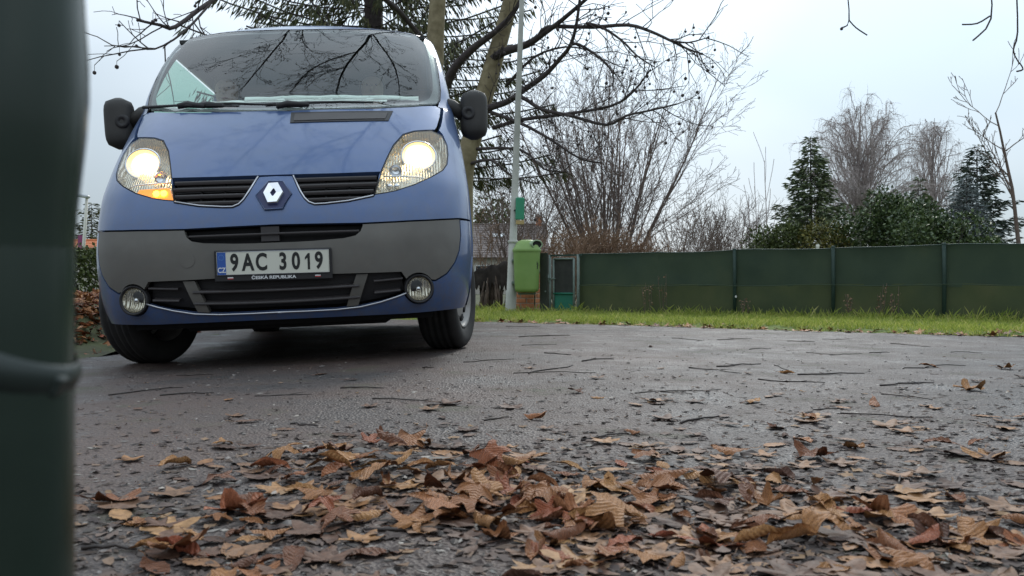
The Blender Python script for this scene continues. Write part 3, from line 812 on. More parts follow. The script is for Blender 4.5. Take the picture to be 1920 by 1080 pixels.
# roof: carries on from the top edge of the windscreen
G = Geo(); nx = 26; zr = WS_T[2][1] + .003
rows = [surf(np.linspace(-1, 1, nx + 1) * s_end(z) * (.93 if k == 0 else 1), np.full(nx + 1, z)) for k, z in enumerate((zr, 1.955, 1.97))]
rows[0] = surf(np.linspace(-1, 1, nx + 1) * (f_W(zr) - .05), np.interp(np.abs(np.linspace(-1, 1, nx + 1)) * (f_W(zr) - .05), [0] + [p_[0] for p_ in WS_T], [ws_tm[1]] + [p_[1] for p_ in WS_T]) + .004)
last = rows[-1]
for k in range(1, 25):
    t = k / 24; r = last.copy(); r[:, 1] = last[:, 1] + (BACK - last[:, 1]) * t; r[:, 2] += .018 * math.sin(PI * min(1, t * 3) / 2) - .06 * max(0, (t - .92) / .08) ** 2
    rows.append(r)
for k, r in enumerate(rows):
    for q in ([r[0] + np.array((-.032 if k else 0, .0, -.055 if k > 1 else -.02))] + list(r) + [r[-1] + np.array((.032 if k else 0, .0, -.055 if k > 1 else -.02))]): G.V.append(Vector(q))
nn_ = nx + 3
for k in range(len(rows) - 1):
    for i in range(nn_ - 1):
        a = k * nn_ + i; G.F.append((a, a + 1, a + nn_ + 1, a + nn_))
roof = G.build('roof', BLUE, van, True)
G = Geo(); G.box((0, BACK - .03, 1.10), (1.74, .05, 1.70), bevel=.02); G.build('rear_doors', BLUE, van)
G = Geo(); G.box((0, 2.45, .27), (1.46, 4.4, .14)); G.build('underbody', CAVITY, van); Geo().box((0, .75, .23), (1.02, .9, .10), bevel=.02).build('tray_blocker', CAVITY, van)  # underbody set low and tray added to keep light out underneath
Geo().tube([(-.75, .78, .30), (.75, .78, .30)], .035, 8).build('axle', CAVITY, van); Geo().tube([(-.75, 3.88, .33), (.75, 3.88, .33)], .05, 8).build('axle', CAVITY, van)

Geo().box((0, BACK + .02, .30), (1.70, .12, .30), bevel=.03).build('rear_bumper_blocker', GREYP, van)  # unseen, hung low to close off light from behind
for sg in (1, -1):
    Geo().box((sg * .82, 2.33, .22), (.10, 2.30, .12), bevel=.02).build('sill', CAVITY, van)  # unseen box added to block light from the side
    Geo().box((sg * .80, AX_Y + 3.10 + .42, .21), (.26, .015, .30)).build('mudflap_blocker', RUBBER, van)  # unseen flap added to block light under the rear
g = Geo(); g.lathe([(.30, -.09), (.32, -.03), (.32, .03), (.30, .09), (.10, .09), (.10, -.09)], 24, 'z', (0, 4.15, .24), close=True); g.build('spare_wheel_blocker', RUBBER, van, True)  # unseen wheel added to block the bright gap at the rear
Geo().box((.25, 2.6, .20), (.24, .9, .12), bevel=.04).build('silencer_blocker', CAVITY, van)  # unseen box added to block light under the floor
# wheels
def tyre_mesh():
    g = Geo(); pr = [(.205, -.085), (.225, -.100), (.265, -.112), (.295, -.108), (.313, -.094), (.322, -.078)]
    for x in (-.055, -.018, .018, .055): pr += [(.326, x - .014), (.317, x - .009), (.317, x + .009) if False else (.317, x), (.326, x + .009)]
    pr += [(.322, .078), (.313, .094), (.295, .108), (.265, .112), (.225, .100), (.205, .085)]
    g.lathe(pr, 48, 'x', close=True); return new_mesh('tyre', g.V, g.F)
def rim_mesh():
    g = Geo(); g.lathe([(.212, .080), (.206, .098), (.196, .088), (.186, .060), (.172, .062), (.10, .080), (.06, .086), (.05, .094), (.0001, .096)], 40, 'x'); 
    g.lathe([(.205, -.085), (.19, -.05), (.19, .06)], 40, 'x')
    return new_mesh('rim', g.V, g.F)
TY, RM = tyre_mesh(), rim_mesh()
hol = Geo()
for k in range(10):
    a = 2 * PI * k / 10; M3 = Matrix.Rotation(a, 3, 'X')
    b0 = len(hol.V); prq = [(.145, -.022), (.145, .022), (.172, .028), (.176, 0), (.172, -.028)]
    for dx in (.0, .012):
        for r, t in prq: hol.V.append(M3 @ Vector((.064 + dx, t, r)))
    n5 = 5; hol.F.append(tuple(b0 + n5 + i for i in range(n5))); hol.F.append(tuple(b0 + i for i in range(n5))[::-1])
    for i in range(n5): hol.F.append((b0 + i, b0 + (i + 1) % n5, b0 + n5 + (i + 1) % n5, b0 + n5 + i))
HO = new_mesh('rim_slot', hol.V, hol.F, False)
for sg in (1, -1):
    for y_, st in ((AX_Y, -14 if sg > 0 else -19), (AX_Y + 3.10, 0)):
        o = thing('wheel', None, None); o.parent = van; o.location = (sg * .815, y_, AX_Z)
        o.rotation_euler = (0.3, 0, math.radians(st) + (0 if sg > 0 else PI))
        add_obj('tyre', TY, RUBBER, o); r = add_obj('rim', RM, HUBCAP, o); add_obj('rim_slots', HO, CAVITY, r)['kind'] = 'stuff'

# mirrors
def mirror(sg):
    o = thing('wing_mirror', None, None); o.parent = van
    o.location = (sg * 1.025, 1.00, 1.375)
    G = Geo(); nz, na = 12, 24
    for i in range(nz + 1):
        t = -1 + 2 * i / nz; z = .148 * t
        e = max(0.0, 1 - abs(t) ** 5.0) ** 0.35 if abs(t) < 1 else 0.02
        wx, wy = (.078 + .012 * (t < 0) * 0) * max(e, .25), .075 * max(e, .25)
        for k in range(na):
            a = 2 * PI * k / na; cx, sy = math.cos(a), math.sin(a)
            x = wx * math.copysign(abs(cx) ** .6, cx) ; y = wy * math.copysign(abs(sy) ** .8, sy)
            G.V.append(Vector((x * 1.05 + sg * .004 * t, y * (1.0 if y < 0 else .6), z)))
    for i in range(nz):
        for k in range(na):
            k2 = (k + 1) % na; G.F.append((i * na + k, i * na + k2, (i + 1) * na + k2, (i + 1) * na + k))
    G.F.append(tuple(range(na))[::-1]); G.F.append(tuple(nz * na + k for k in range(na)))
    G.build('mirror_housing', DARKM, o, True)
    Geo().tube([(-sg * .185, -.01, .055), (-sg * .13, -.02, .05), (-sg * .06, -.01, .0)], [.055, .042, .04], 10).build('mirror_arm', DARKM, o, True)
    Geo().lathe([(.042, -.070), (.036, -.082), (.020, -.080), (.0001, -.062)], 18, 'y', (-sg * .035, 0, .0)).build('pivot_cap', BLACKP, o, True)
    Geo().box((0, .05, 0), (.12, .006, .22), bevel=.002).build('mirror_glass', CHROME, o)
DARKM = varied('mirror_plastic', [(0.3, (0.035, 0.033, 0.031)), (0.7, (0.055, 0.051, 0.047))], 8, 0.6)
mirror(1); mirror(-1)

# --- cabin
G = Geo(); n = 24
for j, (yo, zo) in enumerate(((.06, 1.36), (.16, 1.40), (.45, 1.39), (.62, 1.33), (.66, .9))):
    for i in range(n + 1):
        x = -.84 + 1.68 * i / n; G.V.append(Vector((x, .69 + yo + .14 * (x / .84) ** 2, zo - .03 * (x / .84) ** 4)))
for j in range(4):
    for i in range(n):
        a = j * (n + 1) + i; G.F.append((a, a + 1, a + n + 2, a + n + 1))
G.build('dashboard', CABIN, van, True)
G = Geo(); G.box((0, 2.62, 1.15), (1.68, .03, 1.5)); G.build('bulkhead', CABIN, van)
G = Geo(); G.box((0, 1.7, .55), (1.7, 1.9, .04)); G.build('cabin_floor', CABIN, van)
G = Geo(); G.box((0, 1.95, 1.925), (1.5, 1.35, .02)); G.build('headliner', CABIN, van)
for x in (-.60, .40):
    o = thing('seat', None, None); o.parent = van; o.location = (x, 2.0, 0.75)
    Geo().box((0, 0, .20), (.50, .50, .16), bevel=.04).build('seat_cushion', SEATM, o, True)
    Geo().box((0, .28, .58), (.48, .12, .66), Matrix.Rotation(-.16, 3, 'X'), bevel=.04).build('backrest', SEATM, o, True)
    Geo().box((0, .35, 1.02), (.28, .10, .18), Matrix.Rotation(-.12, 3, 'X'), bevel=.035).build('headrest', SEATM, o, True)
sw = thing('steering_wheel', None, None); sw.parent = van; sw.location = (.38, 1.42, 1.36); sw.rotation_euler = (math.radians(40), 0, 0)
Geo().lathe([(.19 + .014 * math.cos(2 * PI * k / 8), .014 * math.sin(2 * PI * k / 8)) for k in range(8)], 32, 'z', close=True).build('rim', BLACKP, sw, True)
g = Geo(); g.lathe([(.0001, .02), (.06, .015), (.07, -.01)], 16, 'z'); g.tube([(-.18, 0, 0), (.18, 0, 0)], .016, 6); g.tube([(0, 0, 0), (0, -.18, 0)], .016, 6); g.build('spokes', BLACKP, sw, True)

def on_van(o): o.matrix_world = VAN_M @ o.matrix_basis; l, q, s_ = o.matrix_world.decompose(); o.location = l; o.rotation_euler = q.to_euler('XYZ'); return o
PAPER = mat('white_paper', (0.82, 0.84, 0.80), rough=0.7)
def sheet(name, label, x0, x1, y, z, h, tilt, cat='paper'):
    g = Geo(); m = 14
    for i in range(m + 1):
        x = x0 + (x1 - x0) * i / m; yy = y + .13 * (x / .84) ** 2
        for k, (dy, dz) in enumerate(((0, 0), (h * math.sin(tilt), h * math.cos(tilt)), (h * math.sin(tilt) + .003, h * math.cos(tilt)), (.003, 0))):
            g.V.append(Vector((x, yy + dy, z + dz + .003 * math.sin(i * 1.7 + k))))
    for i in range(m):
        for k in range(4): g.F.append((i * 4 + k, i * 4 + 4 + k, i * 4 + 4 + (k + 1) % 4, i * 4 + (k + 1) % 4))
    o = g.build(name, PAPER, None, True); on_van(o); tag(o, label, cat); return o
sheet('paper', 'long white paper strip lying along the dashboard behind the windscreen', -.28, .70, .80, 1.448, .038, .75)
sheet('paper', 'crumpled white paper sheet at the passenger end of the dashboard', -.78, -.24, .80, 1.432, .042, .8)
sheet('paper', 'lower narrow paper strip on the dashboard under the long white one', -.50, .52, .775, 1.432, .014, .75)

# --- two people in the cab
def person(name, label, x, shirt, hairc, reach):
    m = mat(name + '_cloth_and_skin', rough=0.75)
    t = N(m, 'ShaderNodeTexCoord'); sp = N(m, 'ShaderNodeSeparateXYZ'); L(m, t.outputs['Object'], sp.inputs[0])
    a = N(m, 'ShaderNodeMath', operation='GREATER_THAN'); a.inputs[1].default_value = .60; L(m, sp.outputs['Z'], a.inputs[0])
    y_ = N(m, 'ShaderNodeMath', operation='LESS_THAN'); y_.inputs[1].default_value = -.44; L(m, sp.outputs['Y'], y_.inputs[0])
    mxm = N(m, 'ShaderNodeMath', operation='MAXIMUM'); L(m, a.outputs[0], mxm.inputs[0]); L(m, y_.outputs[0], mxm.inputs[1])
    mx = N(m, 'ShaderNodeMix', data_type='RGBA'); mx.inputs[6].default_value = (*shirt, 1); mx.inputs[7].default_value = (0.52, 0.31, 0.24, 1)
    L(m, mxm.outputs[0], mx.inputs[0]); L(m, mx.outputs[2], bsdf(m).inputs['Base Color'])
    J = [((0, 0, .08), .16), ((0, .03, .25), .15), ((0, .04, .42), .16), ((0, .02, .56), .075), ((0, 0, .64), .055),      # pelvis .. neck
         ((0, -.015, .70), .075), ((0, -.012, .78), .088), ((0, .0, .855), .07)]
    E = [(i, i + 1) for i in range(7)]
    for s_ in (1, -1):
        b = len(J)
        J += [((s_ * .18, .03, .50), .065), ((s_ * .25, -.06, .30), .048), ((s_ * .20, -.26, .22), .042)]
        hx = s_ * .14 if reach else s_ * .08
        J += [((hx, -.42, .27 if reach else .16), .030), ((hx, -.48, .29 if reach else .14), .036)]
        E += [(2, b), (b, b + 1), (b + 1, b + 2), (b + 2, b + 3), (b + 3, b + 4)]
        f = len(J)
        for k in range(4):
            fx = hx + (k - 1.5) * .020
            J += [((fx, -.52, .305 if reach else .13), .009), ((fx, -.545, .285 if reach else .11), .008)]
            E += [(b + 4, f + 2 * k), (f + 2 * k, f + 2 * k + 1)]
        J += [((hx - s_ * .035, -.49, .31 if reach else .15), .010), ((hx - s_ * .04, -.52, .325 if reach else .14), .009)]
        E += [(b + 3, f + 8), (f + 8, f + 9)]
        b = len(J)
        J += [((s_ * .10, -.10, .06), .095), ((s_ * .11, -.42, .10), .065), ((s_ * .11, -.46, -.25), .045)]
        E += [(0, b), (b, b + 1), (b + 1, b + 2)]
    me = bpy.data.meshes.new(name); me.from_pydata([j[0] for j in J], E, []); o = add_obj(name, me, m)
    sk = o.modifiers.new('skin', 'SKIN'); sk.use_smooth_shade = True
    for i, (p_, r) in enumerate(J):
        d = me.skin_vertices[0].data[i]; d.radius = (r, r * (.8 if i in (1, 2) else 1.0)); d.use_root = (i == 0)
    ss = o.modifiers.new('sub', 'SUBSURF'); ss.levels = 2; ss.render_levels = 2
    o.location = (x, 1.90, .985); on_van(o); tag(o, label, 'person')
    H = mat(name + '_hair', hairc, rough=0.8)
    g = Geo(); na, nz = 18, 8
    for i in range(nz + 1):
        ph = PI * .62 * i / nz
        for k in range(na):
            a = 2 * PI * k / na; rr = .098 * math.sin(ph); front = math.sin(a) < -.2 and i > 4
            g.V.append(Vector((rr * math.cos(a) * (.95 if not front else .9), .012 + rr * 1.08 * math.sin(a) * (1 if not front else .55), .80 + .105 * math.cos(ph) + (.03 if front else 0))))
    for i in range(nz):
        for k in range(na): g.F.append((i * na + k, (i + 1) * na + k, (i + 1) * na + (k + 1) % na, i * na + (k + 1) % na))
    g.build('hair', H, o, True)
    g = Geo(); g.tube([(0, -.095, .775), (0, -.118, .745), (0, -.10, .738)], [.009, .015, .010], 6); g.build('nose', MATS[name + '_cloth_and_skin'], o, True)
    for s_ in (1, -1):
        g = Geo(); g.lathe([(.0001, -.006), (.006, -.003), (.008, .004)], 10, 'y', (s_ * .031, -.086, .782)); g.build('eye', mat('eye', (.12, .08, .07), .5), o, True)
    g = Geo(); g.box((0, -.088, .712), (.045, .012, .008), bevel=.003); g.build('mouth', mat('lips', (.35, .12, .10), .5), o)
    return o
person('person', 'driver in dark jacket with hands on the wheel behind the windscreen', .37, (0.05, 0.05, 0.06), (0.05, 0.03, 0.02), True)
person('person', 'passenger in pale clothes seen faintly behind the windscreen', -.62, (0.16, 0.14, 0.14), (0.09, 0.06, 0.04), False)
# ------------------------------------------------------------------ fence, gate, pole, bin, house
POST_G = varied('green_post_paint', [(0.3, (0.014, 0.034, 0.026)), (0.7, (0.026, 0.052, 0.040))], 12, 0.6)
NET_UP = varied('shade_net_upper', [(0.3, (0.030, 0.050, 0.032)), (0.55, (0.046, 0.068, 0.040)), (0.75, (0.066, 0.082, 0.042))], 1.6, 0.8, detail=7)
NET_LO = varied('shade_net_lower', [(0.3, (0.042, 0.060, 0.030)), (0.55, (0.072, 0.086, 0.036)), (0.75, (0.100, 0.104, 0.046))], 1.8, 0.85, detail=7)
for _m in (NET_UP, NET_LO):
    _w = N(_m, 'ShaderNodeTexWave'); _w.inputs['Scale'].default_value = 60; _w.inputs['Distortion'].default_value = 1.0
    L(_m, coords(_m), _w.inputs['Vector']); bump(_m, _w.outputs['Fac'], 0.25, 0.004)
GALV = varied('galvanised_pipe', [(0.3, (0.12, 0.155, 0.135)), (0.7, (0.20, 0.24, 0.22))], 9, 0.6)
GATEGREEN = varied('gate_green_sheet', [(0.3, (0.012, 0.13, 0.085)), (0.7, (0.02, 0.17, 0.11))], 5, 0.5)
BRICK = varied('red_brick', [(0.25, (0.40, 0.13, 0.060)), (0.75, (0.56, 0.24, 0.12))], 18, 0.9, bmp=0.3)
MORTAR = varied('mortar', [(0.3, (0.30, 0.27, 0.23)), (0.7, (0.40, 0.36, 0.31))], 25, 0.95)
POLEM = varied('pale_grey_pole', [(0.3, (0.36, 0.36, 0.32)), (0.7, (0.50, 0.49, 0.44))], 5, 0.6)
BING = varied('bin_green_plastic', [(0.3, (0.19, 0.30, 0.085)), (0.7, (0.24, 0.36, 0.11))], 3, 0.42)
TEAL = mat('dispenser_green', (0.03, 0.26, 0.14), rough=0.45)
OCHRE = mat('ochre_label', (0.45, 0.32, 0.14), rough=0.6)
YELLOWS = mat('yellow_sign', (0.60, 0.50, 0.08), rough=0.6)
TARP = varied('black_tarp', [(0.3, (0.024, 0.020, 0.019)), (0.7, (0.060, 0.050, 0.046))], 7, 0.95, bmp=0.4, bdist=0.02, spec=.1)
OLDWOOD = varied('dark_old_wood', [(0.3, (0.055, 0.038, 0.032)), (0.7, (0.15, 0.11, 0.085))], 12, 0.9, bmp=0.4)

FD = Vector((1, -0.694, 0)).normalized()            # direction of the fence
def on_fence(u, back=0.0):
    k = (u - CX) / FPX; Y = (12.85 + back) / (1 + 0.694 * k); return Vector((k * Y, Y, 0))
fence = thing('net_fence', 'low dark green netting fence on round posts behind the grass verge', 'fence', on_fence(1085))
fo = Vector(fence.location)
stations = [on_fence(u) for u in (1085, 1232, 1377, 1562, 1770)]
while len(stations) < 9: stations.append(stations[-1] + FD * 1.22)
for i, p in enumerate(stations):
    if i in (0, 1): continue
    q = p - fo
    Geo().tube([(q.x, q.y, -.1), (q.x + .004, q.y, .5), (q.x, q.y, .872)], .022, 10).build('post', POST_G, fence, True)
    Geo().lathe([(.024, .866), (.024, .878), (.012, .884), (.0001, .885)], 10, 'z', (q.x, q.y, 0)).build('post_cap', POST_G, fence, True)
_q = stations[2] - fo
Geo().box((_q.x + .01, _q.y - .032, .27), (.022, .012, .026), bevel=.003).build('white_clip', mat('white_clip_plastic', (.75, .75, .72), .5), fence)
def fence_top(t): return .868 + .006 * math.sin(t * 3.1) - .012 * abs(math.sin(t * 2.55))
tt = 0.0
for i in range(len(stations) - 1):
    a, b = stations[i] - fo, stations[i + 1] - fo; Ls = (b - a).length; n = max(8, int(Ls / .09))
    for nm, mm, lo, hi, off in (('upper_net', NET_UP, .40, None, -.032), ('lower_net', NET_LO, .0, .425, -.027)):
        g = Geo(); nz = 7; nrm = Vector((FD.y, -FD.x, 0)) * (1 if FD.y * 1 < 0 else -1)
        nrm = Vector((-0.694, -1, 0)).normalized()
        for k in range(n + 1):
            f = k / n; s_ = tt + f * Ls; top = (fence_top(s_) if hi is None else hi + .008 * math.sin(s_ * 4.3) + .01 * math.sin(s_ * 1.9))
            bot = lo + .010 * math.sin(s_ * 3.3 + 1) if hi is None else .0
            for j in range(nz):
                z = bot + (top - bot) * j / (nz - 1); w = .016 * mnoise.noise(Vector((s_ * 2.4, z * 3.0, lo * 7))) + .014 * mnoise.noise(Vector((s_ * 8 + z * 6, z * 2, 3)))
                q = a + (b - a) * f + nrm * (-off * -1 + w); g.V.append(Vector((q.x, q.y, z)))
        for k in range(n):
            for j in range(nz - 1):
                c = k * nz + j; g.F.append((c, c + nz, c + nz + 1, c + 1))
        g.build(nm, mm, fence, True)
    g = Geo(); nrm = Vector((-0.694, -1, 0)).normalized()
    g.tube([(a + (b - a) * (k / 10)) + Vector((0, 0, fence_top(tt + Ls * k / 10) - .004)) - nrm * .0 for k in range(11)], .007, 5).build('top_wire', POST_G, fence, True)
    g = Geo(); g.tube([(a + (b - a) * (k / 10)) + nrm * .045 + Vector((0, 0, .412 + .008 * math.sin((tt + Ls * k / 10) * 4.3))) for k in range(11)], .0055, 5).build('hem_rope', NET_UP, fence, True)
    tt += Ls

# gate with pipe posts
gl, gr = on_fence(1037, -.05), on_fence(1083, -.05)
gate = thing('garden_gate', 'narrow green gate with dark mesh above a bright green sheet', 'gate', gl)
d = gr - gl; gw = d.length; ga = math.atan2(d.y, d.x); gate.rotation_euler = (0, 0, ga)
for x, nm in ((-.055, 'post'), (gw + .01, 'post')):
    Geo().tube([(x, 0, -.1), (x, 0, .86)], .022, 10).build(nm, GALV, gate, True)
for x in (.015, gw - .055):
    Geo().tube([(x, -.01, .03), (x, -.01, .80)], .016, 8).build('stile', GALV, gate, True)
for z in (.05, .30, .80):
    Geo().tube([(.015, -.012, z), (gw - .055, -.012, z)], .014, 8).build('rail', GATEGREEN if z < .5 else GALV, gate, True)
Geo().box((gw / 2 - .02, .004, .17), (gw - .09, .008, .25)).build('lower_sheet', GATEGREEN, gate)
Geo().box((gw / 2 - .02, .006, .55), (gw - .09, .006, .48)).build('mesh_panel', varied('dark_gate_mesh', [(0.3, (0.025, 0.027, 0.024)), (0.7, (0.045, 0.045, 0.040))], 8, .8), gate)
Geo().tube([(-.055, -.03, .52), (.06, -.04, .515)], .011, 6).build('latch', GALV, gate, True)
Geo().tube([(-.07, -.03, .575), (-.055, -.03, .52), (-.055, -.03, .45)], .010, 6).build('latch_hook', GALV, gate, True)
Geo().box((gw / 2, 0, .85), (gw + .14, .03, .025)).build('head_rail', POST_G, gate)

bp = on_fence(1020, -.1); o = thing('board_panel', 'dark grey-green board standing between the brick pillar and the gate', 'panel', bp, math.atan2(FD.y, FD.x))
Geo().box((0, 0, .44), (.13, .03, .90), bevel=.004).build('board', varied('dark_board', [(0.3, (0.030, 0.036, 0.028)), (0.7, (0.050, 0.055, 0.042))], 6, .8), o)
Geo().tube([(.04, -.02, .33), (.04, -.035, .33)], .012, 8).build('knob', GALV, o)
o = thing('yellow_sign', 'small yellow notice fixed behind the green litter bin', 'sign', at(1009, 508, 12.95))
Geo().box((0, 0, .11), (.05, .006, .16), bevel=.001).build('sign_plate', YELLOWS, o)
Geo().tube([(0, .012, -.48), (0, .012, .17)], .006, 6).build('stake', GALV, o)

# brick pillar: bricks are laid one by one
pil = on_fence(993, .25); pillar = thing('brick_pillar', 'low red brick pillar beside the gate, partly behind the litter bin', 'pillar', (pil.x, pil.y, 0), math.atan2(FD.y, FD.x))
Geo().box((0, 0, .285), (.318, .318, .61)).build('mortar_core', MORTAR, pillar)
bm_h = new_mesh('brick', *(lambda g: (g.V, g.F))(Geo().box((0, 0, 0), (.158, .158, .062), bevel=.004)), False)
bm_l = new_mesh('brick', *(lambda g: (g.V, g.F))(Geo().box((0, 0, 0), (.212, .104, .062), bevel=.004)), False)
bm_s = new_mesh('brick', *(lambda g: (g.V, g.F))(Geo().box((0, 0, 0), (.104, .212, .062), bevel=.004)), False)
for k in range(8):
    z = .0 + .075 * k + .04
    fl = 1 if k % 2 else -1
    for me_, x, y in ((bm_l, fl * .061, -.115), (bm_l, -fl * .061, .115), (bm_s, -fl * .115, -.061), (bm_s, fl * .115, .061)):
        b_ = add_obj('brick', me_, BRICK, pillar); b_.location = (x + rng.uniform(-.002, .002), y + rng.uniform(-.002, .002), z); b_.rotation_euler = (0, 0, rng.uniform(-.01, .01))
Geo().box((0, 0, .635), (.38, .38, .05), bevel=.01).build('coping', MORTAR, pillar)
Geo().tube([(.175, -.12, .0), (.175, -.12, .62), (.12, -.19, .66)], .010, 6).build('pipe', GALV, pillar, True)

# pole with litter bin and dispenser
PY = 12.55
pb = at(957, 588, PY); pb.z = 0.0
pole = thing('lamp_pole', 'tall pale grey pole leaning slightly, carrying the green litter bin', 'pole', (pb.x, pb.y, 0))
top = at(977, 40, PY); dx = (top.x - pb.x) / (top.z); H_ = 6.2
pth = [(dx * z, 0, z) for z in (-.1, .0, .34, .35, 1.05, 1.06, 2.5, 4.0, H_)]
Geo().tube(pth, [.082, .082, .080, .068, .064, .056, .046, .038, .030], 14).build('shaft', POLEM, pole, True)
Geo().lathe([(.072, 1.04), (.078, 1.05), (.078, 1.075), (.06, 1.085)], 14, 'z', (dx * 1.05, 0, 0)).build('collar', POLEM, pole, True)
Geo().tube([(dx * H_, 0, H_), (dx * H_ + .1, -.5, H_ + .25), (dx * H_ + .15, -1.0, H_ + .3)], .03, 8).build('arm', POLEM, pole, True)
Geo().box((dx * H_ + .16, -1.2, H_ + .30), (.18, .5, .08), bevel=.02).build('lamp_head', POLEM, pole)
bl = at(986, 548, PY - .12)
lb = thing('litter_bin', 'green plastic litter bin with domed lid and black opening on the pole', 'litter bin', (bl.x + .012, PY - .16, bl.z))
g = Geo(); na = 28
def bin_ring(w, d_, z, e=.55):
    for k in range(na):
        a = 2 * PI * k / na; c_, s_ = math.cos(a), math.sin(a)
        g.V.append(Vector((w * math.copysign(abs(c_) ** e, c_), d_ * math.copysign(abs(s_) ** e, s_), z)))
prof = [(.13, .11, .0), (.165, .145, .018), (.176, .155, .06), (.186, .16, .30), (.195, .165, .575), (.198, .168, .600)]
for w, d_, z in prof: bin_ring(w, d_, z)
for r in range(len(prof) - 1):
    for k in range(na): g.F.append((r * na + k, r * na + (k + 1) % na, (r + 1) * na + (k + 1) % na, (r + 1) * na + k))
g.F.append(tuple(range(na))[::-1]); g.build('bin_body', BING, lb, True)
g = Geo()
prof = [(.205, .176, .585), (.208, .180, .605), (.206, .178, .622), (.190, .165, .640), (.165, .142, .690), (.130, .110, .735), (.080, .068, .758), (.001, .001, .764)]
for w, d_, z in prof: bin_ring(w, d_, z, .6)
for r in range(len(prof) - 1):
    for k in range(na): g.F.append((r * na + k, r * na + (k + 1) % na, (r + 1) * na + (k + 1) % na, (r + 1) * na + k))
g.build('lid', BING, lb, True)
hoodM = Matrix.Translation((.115, -.075, .690)) @ Matrix.Rotation(math.radians(38), 4, 'Z')
def ell(w, h, y, n=22): return [hoodM @ Vector((w * math.cos(2 * PI * k / n), y, h * math.sin(2 * PI * k / n))) for k in range(n)]
g = Geo(); R1 = [ell(.098, .060, .03), ell(.104, .066, -.055), ell(.090, .052, -.060), ell(.084, .046, -.03)]
for r in R1: g.V += r
for r in range(3):
    for k in range(22): g.F.append((r * 22 + k, r * 22 + (k + 1) % 22, (r + 1) * 22 + (k + 1) % 22, (r + 1) * 22 + k))
g.build('opening_hood', mat('bin_hood_rim', (.30, .40, .24), .45), lb, True)
g = Geo(); g.V += ell(.088, .050, -.045); g.F.append(tuple(range(22))[::-1]); g.build('opening', CAVITY, lb)
for z in (.14, .46): Geo().box((-.19, .05, z), (.06, .12, .04), bevel=.006).build('bracket', GALV, lb)
Geo().box((0, .03, -.02), (.26, .10, .03), bevel=.006).build('base_bracket', GALV, lb)
for dx_, dz_, w_ in ((.150, .36, .012), (.158, .40, .008), (.145, .42, .01)): Geo().box((dx_, -.142, dz_), (w_, .004, .05)).build('printed_mark', INK, lb)
ds = at(975, 412, PY - .1); dsp = thing('bag_dispenser', 'flat teal box fixed to the pole above the litter bin', 'dispenser', (ds.x, PY - .07, ds.z))
Geo().box((.0, 0, .165), (.128, .05, .325), Matrix.Rotation(.02, 3, 'Y'), bevel=.012).build('case', TEAL, dsp)
Geo().box((.0, 0, -.035), (.120, .03, .06), bevel=.004).build('label_plate', OCHRE, dsp)
Geo().tube([(-.09, 0, .14), (.05, -.0, .14)], .012, 6).build('clip', BLACKP, dsp)

# brush heap under a black tarp, left of the pole
hb = at(925, 585, 13.6); heap = thing('brush_heap', 'dark heap of old branches under a sagging black tarp beside the pole', 'brush heap', (hb.x, hb.y, 0))
r2 = random.Random(21)
for k in range(64):
    x = r2.uniform(-.66, .22); y = r2.uniform(-.27, .25); lean = r2.uniform(-.10, .10); h = r2.uniform(.35, .78)
    Geo().tube([(x, y, -.03), (x + lean * .5, y + r2.uniform(-.04, .04), h * .5), (x + lean, y + .05, h)], [.022 * r2.uniform(.6, 1.5), .018, .010], 5).build('stick', OLDWOOD, heap)
g = Geo(); nu, nv = 22, 10
for i in range(nu + 1):
    f = i / nu; x = -.66 + .88 * f
    zc = .50 + .30 * f ** .8 + .02 * math.sin(i * 1.3); hang = zc * (.34 + .22 * f + .16 * math.sin(i * 2.6) + .10 * math.sin(i * 4.3))
    for j in range(nv + 1):
        t = j / nv
        if t < .4: y, z = .30 - 1.2 * t, zc + .03 * mnoise.noise(Vector((x * 5, t * 4, 1)))
        else: y, z = -.18 - .05 * math.sin(i * 1.9) * (t - .4), zc - hang * (t - .4) / .6
        g.V.append(Vector((x, y, z)))
for i in range(nu):
    for j in range(nv): a = i * (nv + 1) + j; g.F.append((a, a + 1, a + nv + 2, a + nv + 1))
tp = g.build('tarp', TARP, heap, True); sm = tp.modifiers.new('thickness', 'SOLIDIFY'); sm.thickness = .006

